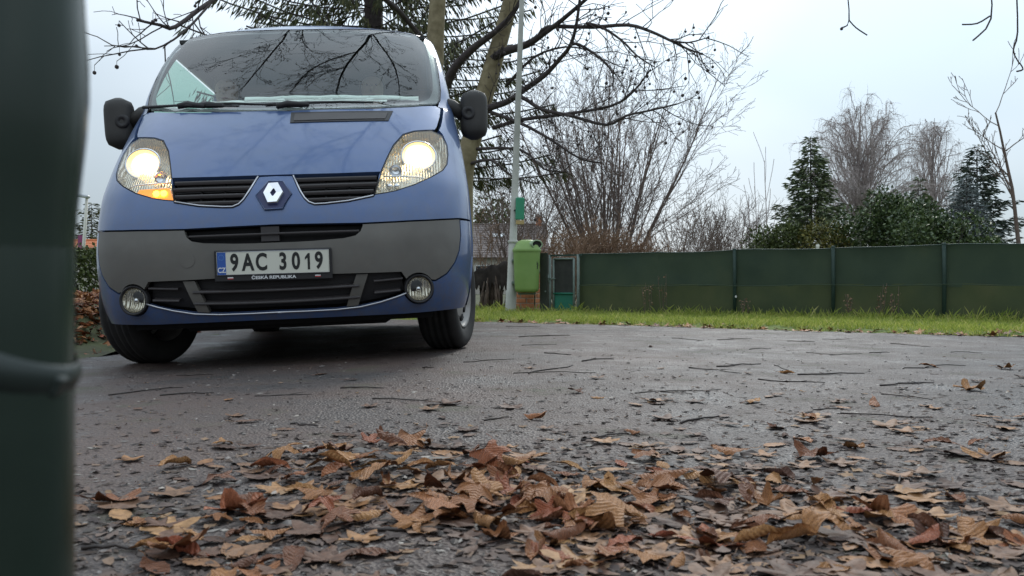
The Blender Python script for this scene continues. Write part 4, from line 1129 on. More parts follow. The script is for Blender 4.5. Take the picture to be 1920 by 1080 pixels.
# house behind
ROOFT = varied('grey_brown_tiles', [(0.3, (0.13, 0.105, 0.10)), (0.7, (0.22, 0.18, 0.165))], 3, .85)
WALLW = varied('pale_render', [(0.3, (0.40, 0.37, 0.32)), (0.7, (0.52, 0.48, 0.42))], 2, .9)
HY = 58.0
def house(name, label, u0, u1, v_ridge, v_eave, Y, depth, roofm, wallm, rows_, base=-.2):
    a, b = at(u0, v_eave, Y), at(u1, v_eave, Y); rz = at(u0, v_ridge, Y).z; ez = a.z; w = b.x - a.x
    o = thing(name, label, 'house', (a.x, Y, base))
    ez -= base; rz -= base
    Geo().prism([(0, 0), (w, 0), (w, ez), (0, ez)], .25, depth).build('wall', wallm, o)
    g = Geo(); half = depth / 2 + .12
    for x in (.02, w - .02): g.V += [Vector((x, .26, ez)), Vector((x, depth - .01, ez)), Vector((x, half, rz - .12))]
    g.F = [(0, 1, 2), (3, 5, 4)]; g.build('gable', wallm, o)
    def rowmesh(back):
        g = Geo(); th = .05
        for k in range(rows_):
            t0, t1 = k / rows_, (k + 1.15) / rows_; t1 = min(t1, 1.0)
            y0, z0 = -.15 + (half + .15) * t0, ez - .12 + (rz - ez + .12) * t0; y1, z1 = -.15 + (half + .15) * t1, ez - .12 + (rz - ez + .12) * t1
            if back: y0, y1 = 2 * half - y0, 2 * half - y1
            p = [(-.3, y0, z0 + th), (w + .3, y0, z0 + th), (w + .3, y1, z1 + .01), (-.3, y1, z1 + .01), (-.3, y0, z0 - .01), (w + .3, y0, z0 - .01)]
            b_ = len(g.V); g.V += [Vector(q) for q in p]; g.F += [(b_, b_ + 1, b_ + 2, b_ + 3), (b_ + 4, b_ + 5, b_ + 1, b_)]
        return g
    rf = rowmesh(False).build('roof', roofm, o); rf['kind'] = 'stuff'
    rowmesh(True).build('roof', roofm, o)['kind'] = 'stuff'
    Geo().tube([(-.3, half, rz + .02), (w + .3, half, rz + .02)], .10, 6).build('ridge', roofm, o, True)
    return o, w, ez, rz, half
ho, hw, hez, hrz, hh = house('house', 'house with grey brown tiled roof and red chimney behind the brush heap', 800, 1022, 413, 480, HY, 8.5, ROOFT, WALLW, 15)
def house_pt(u): return (u - CX) / FPX * HY - ho.location.x
t_ = .62; y_ = -.15 + (hh + .15) * t_; z_ = hez + (hrz - hez) * t_
Geo().box((house_pt(934), y_, z_ + .06), (.85, .5, .06), Matrix.Rotation(math.atan2(hrz - hez, hh), 3, 'X')).build('roof_window', mat('skylight_glass', (.75, .78, .8), .15), ho)
Geo().box((house_pt(1014), hh, hrz + .15), (.42, .42, .95)).build('chimney', BRICK, ho)
Geo().box((house_pt(1014), hh, hrz + .66), (.52, .52, .08)).build('chimney_cap', MORTAR, ho)
for u in (905, 960):
    f = Geo().box((house_pt(u), .235, 1.6), (1.1, .06, 1.1)).build('window', mat('window_frame_white', (.7, .7, .68), .5), ho)
    Geo().box((house_pt(u), .20, 1.6), (.95, .02, .95)).build('pane', mat('dark_pane', (.03, .035, .04), .1), f)
ORANGE = varied('orange_tiles', [(0.3, (0.42, 0.12, 0.045)), (0.7, (0.55, 0.19, 0.07))], 4, .8)
h2, *_ = house('house', 'far house with bright orange roof at the left edge beyond the hedge', 60, 205, 446, 463, 46.0, 6.0, ORANGE, WALLW, 5)
ap_ = at(185, 462, 45.6)
g = thing('gable_house', 'small white gable with a dark roof edge above the orange roof', 'house', (ap_.x, 53.0, -.2))
Geo().prism([(-.55, 0), (.55, 0), (.55, 2.7), (0, 3.9), (-.55, 2.7)], 0, 3).build('wall', mat('white_gable', (.68, .66, .60), .8), g)
for s_ in (1, -1): Geo().tube([(s_ * .72, -.05, 2.55), (0, -.05, 4.02)], .06, 5).build('barge_board', ROOFT, g)

# thin lamp beyond the leaf bank on the left
lp = at(149, 575, 19.0); o = thing('path_lamp', 'thin white post with a small lamp head at the left beside the hedge', 'lamp', (lp.x, 19.0, -.1))
tpn = at(163, 370, 19.0); ddx = tpn.x - lp.x; hz = tpn.z + .1
Geo().tube([(0, 0, 0), (ddx, 0, hz)], [.042, .030], 8).build('post', mat('white_post', (.62, .60, .52), .5), o, True)
Geo().box((ddx - .10, 0, hz + .03), (.30, .14, .07), Matrix.Rotation(.15, 3, 'Y'), bevel=.02).build('lamp_head', mat('lamp_head_grey', (.5, .52, .54), .4), o)
o = thing('purple_sign', 'small magenta board at the far left beside the white lamp post', 'sign', at(152, 463, 30.0))
Geo().box((0, 0, .1), (.22, .04, .62)).build('board', mat('magenta_board', (.28, .06, .16), .6), o)
Geo().tube([(0, .05, -1.9), (0, .05, .1)], .03, 6).build('stake', GALV, o)

# pale greenhouse roof edge and a pipe behind the netting
gh = at(1525, 470, 11.6); o = thing('cold_frame', 'pale green cold frame edge showing above the netting fence', 'cold frame', (gh.x, 11.6, 0), math.atan2(FD.y, FD.x))
Geo().box((0, 0, .865), (.72, .30, .03), Matrix.Rotation(-.03, 3, 'Y'), bevel=.005).build('frame_top', mat('pale_green_sheet', (.42, .60, .48), .4), o)
Geo().box((0, .05, .42), (.66, .24, .86)).build('frame_body', POST_G, o)
pp = at(1533, 470, 12.2); o = thing('vent_pipe', 'short white pipe stub standing above the netting fence', 'pipe', (pp.x, 12.2, 0))
Geo().tube([(0, 0, 0), (0, 0, .99)], .022, 8).build('tube', mat('white_pipe', (.6, .58, .5), .5), o, True)
Geo().lathe([(.026, .96), (.026, 1.0), (.0001, 1.005)], 8, 'z').build('pipe_cap', MATS['white_pipe'], o, True)

# ------------------------------------------------------------------ the fence post right beside the lens
POSTC = varied('blurred_green_post', [(0.3, (0.012, 0.022, 0.016)), (0.7, (0.024, 0.040, 0.029))], 9, .22)
px_ = -.163 - .0290
nearp = thing('fence_post', 'dark green post with a cable tie close to the lens at the left edge', 'post', (px_ + .003, .32, 0))
Geo().tube([(0, 0, -.05), (0, 0, .30), (0, 0, .52), (0, 0, 1.1)], .0225, 24).build('shaft', POSTC, nearp, True)
tie = Geo(); M4 = Matrix.Translation((0, 0, CAMH - (690 - 540) / FPX * .32 + .004)) @ Matrix.Rotation(math.radians(24), 4, 'Y')
tie.lathe([(.0226, -.007), (.0240, -.006), (.0256, -.003), (.0260, 0), (.0256, .003), (.0240, .006), (.0226, .007)], 28, 'z'); tie.V = [M4 @ v for v in tie.V]
tieo = tie.build('cable_tie', mat('green_black_tie', (.018, .028, .024), .4), nearp, True)
hd = Geo().box((0.0235, -.006, 0), (.005, .007, .008), bevel=.001); hd.V = [M4 @ v for v in hd.V]; hd.build('tie_head', MATS['green_black_tie'], tieo)
strapp = Geo(); strapp.lathe([(.0226, .395), (.0236, .41), (.0252, .425), (.0266, .438), (.0275, .452), (.0274, .466), (.0264, .482), (.0256, .50), (.0254, .60), (.0228, .61)], 28, 'z')
strapp.build('sleeve', POSTC, nearp, True)
cbl = thing('black_cable', 'black cable hanging down in front of the near green post', 'cable', (px_ - .012, .285, 0))
Geo().tube([(-.004, .0, .62), (.000, 0, .50), (.004, -.002, .42), (.002, 0, .36), (-.004, .002, .30), (-.010, .004, .22), (-.014, .006, .0)], .0075, 10).build('sheath', mat('black_cable', (.010, .010, .011), .5), cbl, True)
# ------------------------------------------------------------------ trees and shrubs
BARK_D = varied('dark_bark', [(0.3, (0.045, 0.035, 0.035)), (0.7, (0.085, 0.068, 0.065))], 14, .9, bmp=.4)
BARK_L = varied('tan_bark', [(0.3, (0.17, 0.135, 0.075)), (0.7, (0.30, 0.25, 0.15))], 8, .9, bmp=.5, bdist=.02)
BARK_B = varied('brown_twigs', [(0.3, (0.19, 0.115, 0.070)), (0.7, (0.33, 0.21, 0.14))], 6, .9)
BARK_F = varied('fan_tree_bark', [(0.3, (0.15, 0.11, 0.095)), (0.7, (0.26, 0.20, 0.18))], 6, .9)
BARK_G = varied('haze_pale_twigs', [(0.3, (0.36, 0.30, 0.285)), (0.7, (0.50, 0.43, 0.41))], 3, .9)  # twig colour paled to stand in for haze
BARK_M = varied('mid_twigs', [(0.3, (0.105, 0.074, 0.060)), (0.7, (0.19, 0.14, 0.115))], 6, .9)
BIRCHW = varied('birch_bark', [(0.35, (0.10, 0.09, 0.08)), (0.6, (0.36, 0.33, 0.31))], 4, .9, vscale=(1, 1, 3))
def leafmat(name, stops, rough=.6, tr=0.0):
    m = mat(name, rough=rough, spec=.35)
    g = N(m, 'ShaderNodeNewGeometry'); r = ramp(m, stops, g.outputs['Random Per Island']); L(m, r.outputs[0], bsdf(m).inputs['Base Color'])
    if tr:      # thin blades let light through
        t = N(m, 'ShaderNodeBsdfTranslucent'); L(m, r.outputs[0], t.inputs[0]); a = N(m, 'ShaderNodeAddShader'); L(m, bsdf(m).outputs[0], a.inputs[0]); L(m, t.outputs[0], a.inputs[1])
        L(m, a.outputs[0], m.node_tree.nodes['Material Output'].inputs[0])
    return m
NEEDLE_D = leafmat('dark_spruce_needles', [(0, (0.034, 0.044, 0.018)), (.6, (0.085, 0.095, 0.036)), (1, (0.16, 0.145, 0.055))])
NEEDLE_G = leafmat('green_spruce_needles', [(0, (0.045, 0.068, 0.034)), (.55, (0.11, 0.145, 0.062)), (1, (0.19, 0.21, 0.10))])
NEEDLE_B = leafmat('blue_spruce_needles', [(0, (0.09, 0.115, 0.115)), (.5, (0.17, 0.20, 0.20)), (1, (0.26, 0.285, 0.28))])
NEEDLE_K = leafmat('dark_fir_needles', [(0, (0.030, 0.044, 0.034)), (.6, (0.065, 0.088, 0.062)), (1, (0.12, 0.14, 0.095))])
LAUREL = leafmat('laurel_leaves', [(0, (0.026, 0.048, 0.018)), (.5, (0.065, 0.10, 0.034)), (1, (0.13, 0.17, 0.06))], .35)
HEDGE_Y = leafmat('yellow_green_hedge', [(0, (0.045, 0.055, 0.012)), (.5, (0.12, 0.115, 0.025)), (1, (0.22, 0.19, 0.045))])
HEDGE_G = leafmat('green_hedge', [(0, (0.030, 0.045, 0.012)), (.5, (0.080, 0.105, 0.030)), (1, (0.14, 0.165, 0.05))])

def rv(r): return Vector((r.gauss(0, 1), r.gauss(0, 1), r.gauss(0, 1)))
def grow(g, r, p, d, Ln, rad, lvl, P, tips=None):
    """one branch and, down to the last level, the branches that leave it"""
    ns = P['seg'][lvl]; st = Ln / ns; pts = [p.copy()]; dirs = [d.copy()]; c = p.copy(); dd = d.normalized()
    for i in range(ns):
        dd = (dd + rv(r) * P['wob'][lvl] + Vector((0, 0, P['up'][lvl]))).normalized()
        c = c + dd * st; pts.append(c.copy()); dirs.append(dd.copy())
    te = P.get('taper', .3); rr = [max(rad * (1 - (1 - te) * i / ns), P['rmin']) for i in range(ns + 1)]
    g.tube(pts, rr, P['sides'][lvl], cap=False)
    if lvl + 1 < len(P['seg']):
        n = P['n'][lvl]; n = r.randint(int(n * .7), int(n * 1.3) + 0) if n > 2 else n
        for k in range(n):
            t = P['t0'][lvl] + (1 - P['t0'][lvl]) * (k + r.random()) / n; f = t * ns; i = min(int(f), ns - 1)
            q = pts[i].lerp(pts[i + 1], f - i); base = dirs[i + 1]
            side = base.cross(rv(r)).normalized(); a = math.radians(P['ang'][lvl] * r.uniform(.6, 1.3))
            nd = base * math.cos(a) + side * math.sin(a)
            grow(g, r, q, nd, Ln * P['lr'][lvl] * r.uniform(.6, 1.25) * (1.15 - .5 * t), max(rr[i] * P['rr'][lvl], P['rmin']), lvl + 1, P, tips)
    if tips is not None and lvl >= P.get('tiplvl', 2): tips.append((pts[-1], dirs[-1]))

def bare_shrub(name, label, base, nstem, height, spread, P, m, seed, group=None, lean=Vector((0, 0, 0)), rstem=.03, cat='shrub'):
    r = random.Random(seed); o = thing(name, label, cat, base, 0, group); g = Geo(); g2 = Geo()
    for k in range(nstem):
        a = 2 * PI * k / nstem + r.uniform(-.3, .3); sp = spread * math.sqrt(r.random())
        d = Vector((math.cos(a) * sp, math.sin(a) * sp * .8, 1)).normalized() + lean
        h = height * r.uniform(.7, 1.05) / max(.6, d.normalized().z)
        grow(g if k % 3 else g2, r, Vector((math.cos(a) * .3 * r.random() * spread * 2, math.sin(a) * .3 * r.random() * spread * 2, -.1)), d.normalized(), h * .92, rstem * r.uniform(.6, 1.2), 0, P)
    g2.build('trunk', m, o, True, 'stuff'); g.build('crown', m, o, True, 'stuff')
    return o

# fan-shaped bare shrub tree in the middle
P_FAN = dict(seg=[9, 6, 5, 3], n=[10, 8, 3], t0=[.22, .15, .2], ang=[30, 34, 42], lr=[.36, .42, .45], rr=[.5, .55, .6], wob=[.035, .08, .12, .14], up=[.004, .03, .02, .01], sides=[5, 4, 3, 3], rmin=.0052, taper=.25)
b = at(1140, 560, 26.0); b.z = -.1
bare_shrub('bare_tree', 'large bare fan-shaped tree with many thin stems behind the fence', b, 30, 7.5, .52, P_FAN, BARK_F, 3, rstem=.046, cat='tree')
P_BR = dict(seg=[7, 5, 3], n=[9, 5], t0=[.15, .15], ang=[32, 40], lr=[.42, .45], rr=[.55, .6], wob=[.08, .12, .15], up=[.01, .02, .0], sides=[4, 3, 3], rmin=.0055, taper=.3)
for i, (u, Y, n, h, sp, lab) in enumerate(((1112, 20, 90, 2.0, .32, 'dense reddish brown brushwood at the foot of the fan-shaped tree'),
        (1200, 21, 70, 1.75, .34, 'lower brown brushwood right of the dense brush above the fence'),
        (1045, 18, 55, 1.55, .5, 'tangled brown brush above the gate'),
        (905, 20, 4, 2.6, .35, 'tall reddish bare shrub between van and pole'),
        (985, 24, 5, 2.6, .55, 'grey brown bare shrub behind the litter bin pole'),
        (1310, 30, 26, 2.2, .7, 'low bare shrub right of the fan-shaped tree'),
        (1370, 34, 24, 4.2, .40, 'slender bare shrub with upright stems left of the green spruce'))):
    b = at(u, 560, Y); b.z = -.1
    bare_shrub('bare_shrub', lab, b, n, h, sp, P_BR, BARK_B if i in (0, 1, 2, 3) else BARK_M, 40 + i, 'bare shrubs behind the fence', rstem=.016)

# plane tree by the pole: traced main limbs, twigs and seed balls
r = random.Random(11)
PL_B = at(868, 585, 14.2); PL_B.z = 0
plane = thing('plane_tree', 'bare tree with tan trunk and hanging seed balls behind the van and pole', 'tree', PL_B)
def loc(u, v, Y): return at(u, v, Y) - PL_B
g = Geo()
g.tube([loc(862, 592, 14.2), loc(866, 480, 14.2), loc(868, 340, 14.2), loc(876, 290, 14.2), loc(898, 215, 14.2), loc(922, 130, 14.2), loc(945, 50, 14.2), loc(968, -40, 14.1), loc(985, -160, 14.0), loc(990, -320, 14.0)],
       [.21, .19, .17, .165, .16, .15, .135, .12, .10, .06], 12)
g.build('trunk', BARK_L, plane, True)
g2 = Geo(); g2.tube([loc(800, 592, 15.0), loc(805, 400, 15), loc(812, 200, 15), loc(818, 40, 15), loc(830, -120, 15), loc(835, -300, 15)], [.2, .18, .16, .15, .12, .08], 10)
g2.build('trunk', BARK_L, plane, True)
limbs = [
 ([(838, 160, 14.6), (853, 126, 14.4), (890, 88, 14.2), (924, 63, 14.0), (965, 20, 13.8), (1010, -60, 13.5)], .085),
 ([(915, 118, 14.2), (941, 99, 14.0), (987, 84, 13.6), (1020, 62, 13.3), (1053, 38, 13.0), (1120, -20, 12.6)], .080),
 ([(905, 206, 14.2), (928, 199, 14.0), (953, 190, 13.9), (978, 172, 13.8), (1020, 142, 13.5), (1048, 112, 13.3), (1070, 84, 13.0), (1082, 38, 12.8), (1090, -30, 12.6)], .060),
 ([(1010, 70, 13.4), (1028, 51, 13.2), (1112, 51, 12.9), (1178, 47, 12.5), (1220, 59, 12.2), (1257, 76, 12.0), (1290, 92, 11.9), (1316, 101, 11.8)], .034),
 ([(1257, 76, 12.0), (1290, 80, 11.8), (1328, 70, 11.6)], .014),
 ([(955, 186, 13.9), (978, 182, 13.7), (1016, 205, 13.4), (1070, 217, 13.2), (1137, 234, 12.9), (1174, 217, 12.7), (1220, 207, 12.5), (1270, 195, 12.3)], .034),
 ([(925, 240, 14.2), (982, 224, 13.7), (1053, 215, 13.4), (1145, 199, 13.0), (1187, 172, 12.8), (1220, 130, 12.6)], .034),
 ([(1070, 84, 13.0), (1087, 84, 12.9), (1128, 111, 12.7), (1149, 138, 12.6), (1149, 167, 12.5)], .024),
 ([(1100, 44, 12.9), (1128, 51, 12.8), (1166, 76, 12.6), (1195, 105, 12.5), (1228, 126, 12.4)], .022),
 ([(905, 205, 14.2), (974, 230, 13.7), (1028, 259, 13.4), (1087, 297, 13.2), (1128, 305, 13.0)], .030),
 ([(880, 280, 14.2), (974, 280, 13.7), (1020, 317, 13.5), (1060, 322, 13.3)], .026),
 ([(950, 160, 14.1), (1000, 108, 13.6), (1060, 88, 13.3), (1110, 96, 13.0)], .024),
 ([(872, 310, 14.2), (920, 300, 13.8), (960, 330, 13.6), (1010, 345, 13.4)], .026),
 ([(815, 100, 15.0), (700, -20, 13.5), (520, -60, 12.0), (400, 0, 11.0), (330, 50, 10.4), (300, 47, 10.2), (258, 38, 10.0)], .045),
 ([(400, 0, 11.0), (345, 60, 10.4), (290, 92, 10.1), (256, 86, 10.0)], .014),
]
gl_ = Geo(); gt = Geo(); tips = []
P_TW = dict(seg=[4, 3], n=[3], t0=[.2], ang=[45], lr=[.5], rr=[.7], wob=[.16, .2], up=[.03, .0], sides=[4, 3], rmin=.0045, taper=.5, tiplvl=0)
def dress(pts, rad, dens, P, ln):
    gl_.tube(pts, [rad * (1 - .75 * i / (len(pts) - 1)) + .003 for i in range(len(pts))], 7, cap=False)
    for i in range(len(pts) - 1):
        seg = pts[i + 1] - pts[i]; n = max(1, int(seg.length * dens))
        for k in range(n):
            q = pts[i] + seg * r.random(); dn = seg.normalized(); sd = dn.cross(rv(r)).normalized()
            grow(gt, r, q, (dn * .7 + sd * .7).normalized(), ln * r.uniform(.4, 1.2), .009, 0, P, tips)
def sub_curve(P, n):
    """rounded path through the traced points"""
    out = []
    for i in range(len(P) - 1):
        p0, p1, p2, p3 = P[max(i - 1, 0)], P[i], P[i + 1], P[min(i + 2, len(P) - 1)]
        for k in range(n):
            t = k / n; out.append(.5 * ((2 * p1) + (p2 - p0) * t + (2 * p0 - 5 * p1 + 4 * p2 - p3) * t * t + (3 * p1 - p0 - 3 * p2 + p3) * t ** 3))
    return out + [P[-1]]
for pts, rad in limbs: dress(sub_curve([loc(*q) for q in pts], 3), rad, 4.5, P_TW, .75)
# limbs that reach out over van and road
def wl_(x, y, z): return Vector((x, y, z)) - PL_B
over = [([(-.4, 14.0, 5.6), (-.8, 10.5, 6.4), (-1.0, 7.5, 6.9), (-1.3, 5.0, 7.4), (-1.0, 2.5, 7.6)], .10),
        ([(-.8, 10.5, 6.4), (-2.4, 8.0, 6.9), (-3.2, 5.6, 7.3), (-4.2, 3.2, 7.4)], .07),
        ([(-1.0, 7.5, 6.9), (-.2, 5.9, 7.3), (.4, 4.2, 7.8)], .045),
        ([(-1.15, 6.4, 7.0), (-2.0, 5.3, 7.1), (-2.3, 4.0, 7.0), (-2.4, 2.8, 6.9)], .05),
        ([(-1.2, 5.6, 7.2), (-1.7, 5.0, 6.6), (-1.9, 4.2, 6.2)], .03),
        ([(-2.9, 6.4, 7.1), (-3.6, 6.5, 7.4), (-4.6, 6.2, 7.6)], .04),
        ([(-2.4, 8.0, 6.9), (-2.3, 6.8, 6.7), (-1.9, 6.0, 6.2)], .03),
        ([(.3, 13.5, 6.0), (2.6, 11.4, 6.0), (4.4, 10.2, 5.2), (5.4, 9.6, 4.4)], .06)]
P_OV = dict(seg=[5, 4, 3], n=[5, 3], t0=[.15, .2], ang=[45, 45], lr=[.5, .5], rr=[.65, .7], wob=[.13, .18, .2], up=[.0, .0, .0], sides=[4, 3, 3], rmin=.005, taper=.5, tiplvl=1)
for k, (pts, rad) in enumerate(over): dress(sub_curve([wl_(*q) for q in pts], 4), rad * .5, 5.2 if k < 7 else 1.2, P_OV, 1.15)
# single twigs that hang into the top of the picture
for px, Y in (([(1560, -160), (1585, -40), (1592, 38), (1578, 52)], 9.6), ([(1592, 38), (1605, 52), (1626, 66)], 9.6), ([(1800, -200), (1850, -60), (1858, 35), (1824, 76)], 9.2), ([(1856, 30), (1832, 44), (1804, 46)], 9.2), ([(1905, -40), (1908, 60), (1900, 95), (1912, 120)], 9.0), ([(1912, 118), (1918, 130), (1906, 134)], 9.0)):
    gt.tube(sub_curve([loc(u, v, Y) for u, v in px], 3), .009, 4, cap=False)
gl_.build('limbs', BARK_D, plane, True, 'stuff'); gt.build('twigs', BARK_D, plane, True, 'stuff')
gb = Geo()
def ball(c, s):
    b_ = len(gb.V); oc = [(1, 0, 0), (0, 1, 0), (-1, 0, 0), (0, -1, 0)]
    gb.V += [c + Vector((0, 0, s))] + [c + Vector((x, y, 0)).normalized() * s * .72 + Vector((0, 0, s * .68)) for x, y, _ in ((1, 1, 0), (-1, 1, 0), (-1, -1, 0), (1, -1, 0))] + [c + Vector(v) * s for v in oc] + [c + Vector((x, y, 0)).normalized() * s * .72 - Vector((0, 0, s * .68)) for x, y, _ in ((1, 1, 0), (-1, 1, 0), (-1, -1, 0), (1, -1, 0))] + [c - Vector((0, 0, s))]
    for k in range(4):
        k2 = (k + 1) % 4
        gb.F += [(b_, b_ + 1 + k, b_ + 1 + k2), (b_ + 1 + k, b_ + 5 + (k + 1) % 4, b_ + 1 + k2), (b_ + 1 + k, b_ + 5 + k, b_ + 5 + (k + 1) % 4), (b_ + 9 + k, b_ + 5 + (k + 1) % 4, b_ + 5 + k), (b_ + 9 + k, b_ + 9 + k2, b_ + 5 + (k + 1) % 4), (b_ + 13, b_ + 9 + k2, b_ + 9 + k)]
gst = Geo()
for p, d in tips:
    if r.random() < (.22 if p.z < 6.0 else .10):
        h = r.uniform(.04, .12); gt2 = p - Vector((0, 0, h)); gst.tube([p, gt2], .003, 3, cap=False); ball(gt2, r.uniform(.018, .028))
for q in ((258, 38, 10.0), (256, 86, 10.0), (1316, 101, 11.8), (1328, 70, 11.6), (1578, 54, 9.6)): ball(loc(*q), .020)
gb.build('seed_balls', BARK_D, plane, True, 'stuff'); gst.build('seed_stalks', BARK_D, plane, False, 'stuff')

# conifers
def conifer(name, label, base, H, Rmax, z0, m, seed, nwh, nbr, card, droop=.25, dens=9, bark=BARK_D, hang=0.0, prof=1.0, jag=.25, slim=1.0):
    r = random.Random(seed); o = thing(name, label, 'tree', base); g = Geo(); gbk = Geo()
    gbk.tube([(0, 0, -.2), (0, 0, H * .5), (0, 0, H * .985)], [H * .018, H * .011, .01], 7)
    br = Geo()
    for w in range(nwh):
        f = (w + r.random() * .5) / nwh; z = z0 + (H - z0) * f
        R = Rmax * (1 - f) ** prof * r.uniform(1 - jag, 1 + jag * .4) + .06 * Rmax * (1 - f)
        nb = max(4, int(nbr * (1 - .45 * f)))
        for k in range(nb):
            a = 2 * PI * (k + r.random() * .7) / nb + w * 1.3; Lb = R * r.uniform(1 - jag, 1.08)
            d = Vector((math.cos(a), math.sin(a), 0)); p0 = Vector((0, 0, z)); n = 5; pts = []
            for i in range(n + 1):
                t = i / n; pts.append(p0 + d * (Lb * t) + Vector((0, 0, Lb * (.12 * (1 - f) * 0 - droop * t + droop * .9 * t * t + .25 * f * t))))
            br.tube(pts, [.02 * Lb / max(Rmax, .1) + .008, .006][0] if False else .012 + .01 * (1 - f), 3, cap=False)
            nt = max(3, int(Lb * dens))
            for q in range(nt):
                t = .18 + .82 * (q + r.random()) / nt; i = min(int(t * n), n - 1); p = pts[i].lerp(pts[i + 1], t * n - i)
                sd = 1 if q % 2 else -1; side = Vector((-d.y, d.x, 0)) * sd
                dr = (d * r.uniform(.4, 1.0) + side * r.uniform(.1, .9) * (1.15 - t * .6) + Vector((0, 0, r.uniform(-.30, .10) - hang * r.uniform(.5, 2.0)))).normalized()
                ln = card * r.uniform(.5, 1.4); wd = ln * r.uniform(.08, .15) * slim; p = p + rv(r) * card * .22
                up = dr.cross(rv(r)).normalized() * wd; e = p + dr * ln; mid = p + dr * ln * .55
                g.F.append((len(g.V), len(g.V) + 1, len(g.V) + 2, len(g.V) + 3)); g.V += [p, mid + up, e, mid - up]
                if r.random() < .6:
                    up2 = dr.cross(up).normalized() * wd * .8; g.F.append((len(g.V), len(g.V) + 1, len(g.V) + 2, len(g.V) + 3)); g.V += [p, mid + up2, e, mid - up2]
    gbk.build('trunk', bark, o, True); br.build('branches', bark, o, True, 'stuff'); g.build('crown', m, o, False, 'stuff')
    return o
def cbase(u, Y): p = at(u, 560, Y); p.z = -.15; return p
conifer('spruce', 'big dark spruce with hanging shoots behind the van roof', cbase(700, 19.0), 17.0, 4.1, 3.3, NEEDLE_D, 5, 32, 13, .23, .30, 48, BARK_D, .9, .72, .3, .6)
conifer('spruce', 'green spruce with open tiers left of the weeping birch', cbase(1520, 46.0), 8.8, 3.2, .6, NEEDLE_G, 6, 36, 13, .34, .30, 22, BARK_D, .1, .85, .4)
conifer('spruce', 'dark fir with broken outline at the right behind the blue spruce', cbase(1832, 50.0), 9.0, 3.2, 1.2, NEEDLE_K, 8, 32, 11, .36, .25, 20, BARK_D, .05, .75, .45)
conifer('spruce', 'grey blue spruce in front of the dark fir', cbase(1812, 40.0), 5.8, 2.0, .4, NEEDLE_B, 9, 30, 12, .26, .22, 24, BARK_D, .05, .7, .25)
conifer('spruce', 'dark spruce at the far left beyond the orange roof', cbase(172, 60.0), 6.6, 2.0, 1.0, NEEDLE_D, 12, 22, 9, .4, .2, 14, BARK_D, .1, .6, .3)
conifer('young_fir', 'narrow young fir top rising left of the laurel mass', cbase(1634, 36.0), 4.75, 1.3, .4, NEEDLE_G, 14, 24, 10, .24, .2, 22, BARK_D, .0, .9, .25)
conifer('young_fir', 'young fir top in the middle of the laurel mass', cbase(1722, 37.0), 5.3, 1.7, .4, NEEDLE_G, 15, 26, 11, .25, .2, 22, BARK_D, .0, .9, .25)

# weeping birch and its slimmer neighbour
def weeping(name, label, base, H, R, seed, nl, ns, m, bark, crownz=.35, slim=1.0):
    r = random.Random(seed); o = thing(name, label, 'tree', base); g = Geo(); gl2 = Geo(); gtw = Geo()
    g.tube([(0, 0, -.2), (.1, 0, H * .3), (-.1, .1, H * .6), (.1, 0, H * .92)], [H * .017, H * .013, H * .008, .02], 8); g.build('trunk', BIRCHW, o, True)
    for k in range(nl):
        f = r.random(); z = H * (crownz * .5 + .5 * f); a = 2 * PI * r.random(); reach = R * r.uniform(.35, 1.0) * (1 - .55 * f * slim); d = Vector((math.cos(a), math.sin(a), 0))
        el = math.asin(r.uniform(.02, .985)); z = H * r.uniform(crownz * .45, crownz * 1.25); tz = H * (.44 + .54 * math.sin(el)) * r.uniform(.93, 1.02); reach = R * math.cos(el) * r.uniform(.55, 1.12) + .2; tz *= r.uniform(.88, 1.0); n = 8; pts = []
        for i in range(n + 1):
            t = i / n; pts.append(Vector((0, 0, z)) + d * reach * t ** 1.35 + Vector((0, 0, (tz - z) * math.sin(t * PI * .53))) + rv(r) * .22 * min(1, t * 3))
        gl2.tube(pts, [.045 * (1 - .8 * i / n) + .010 for i in range(n + 1)], 4, cap=False)
        for q in range(ns):
            t = 1 - .62 * r.random() ** 1.3; i = min(int(t * n), n - 1); p = pts[i].lerp(pts[i + 1], t * n - i); Ls = H * r.uniform(.025, .11); dr_ = r.choice((1, 1, 1, .6, .2, -.3)); sway = Vector((r.gauss(0, .6), r.gauss(0, .6), 0)) + d * .2
            c = [p + sway * .9 * (1 - (1 - s_) ** 2) * .8 + Vector((0, 0, .10 * Ls * math.sin(s_ * PI * .8) - Ls * s_ ** 1.5 * dr_)) + rv(r) * .03 for s_ in (0, .2, .45, .72, 1.0)]
            gtw.tube(c, [.010, .009, .008, .007, .006], 3, cap=False)
    gl2.build('limbs', bark, o, True, 'stuff'); gtw.build('crown', m, o, True, 'stuff')
weeping('weeping_birch', 'broad bare weeping birch with pale hanging twigs behind the spruce', cbase(1612, 70.0), 17.2, 5.6, 31, 150, 46, BARK_G, BARK_G)
weeping('weeping_birch', 'slimmer bare birch to the right of the broad weeping birch', cbase(1750, 74.0), 16.6, 2.9, 32, 70, 40, BARK_G, BARK_G, .35, 1.1)

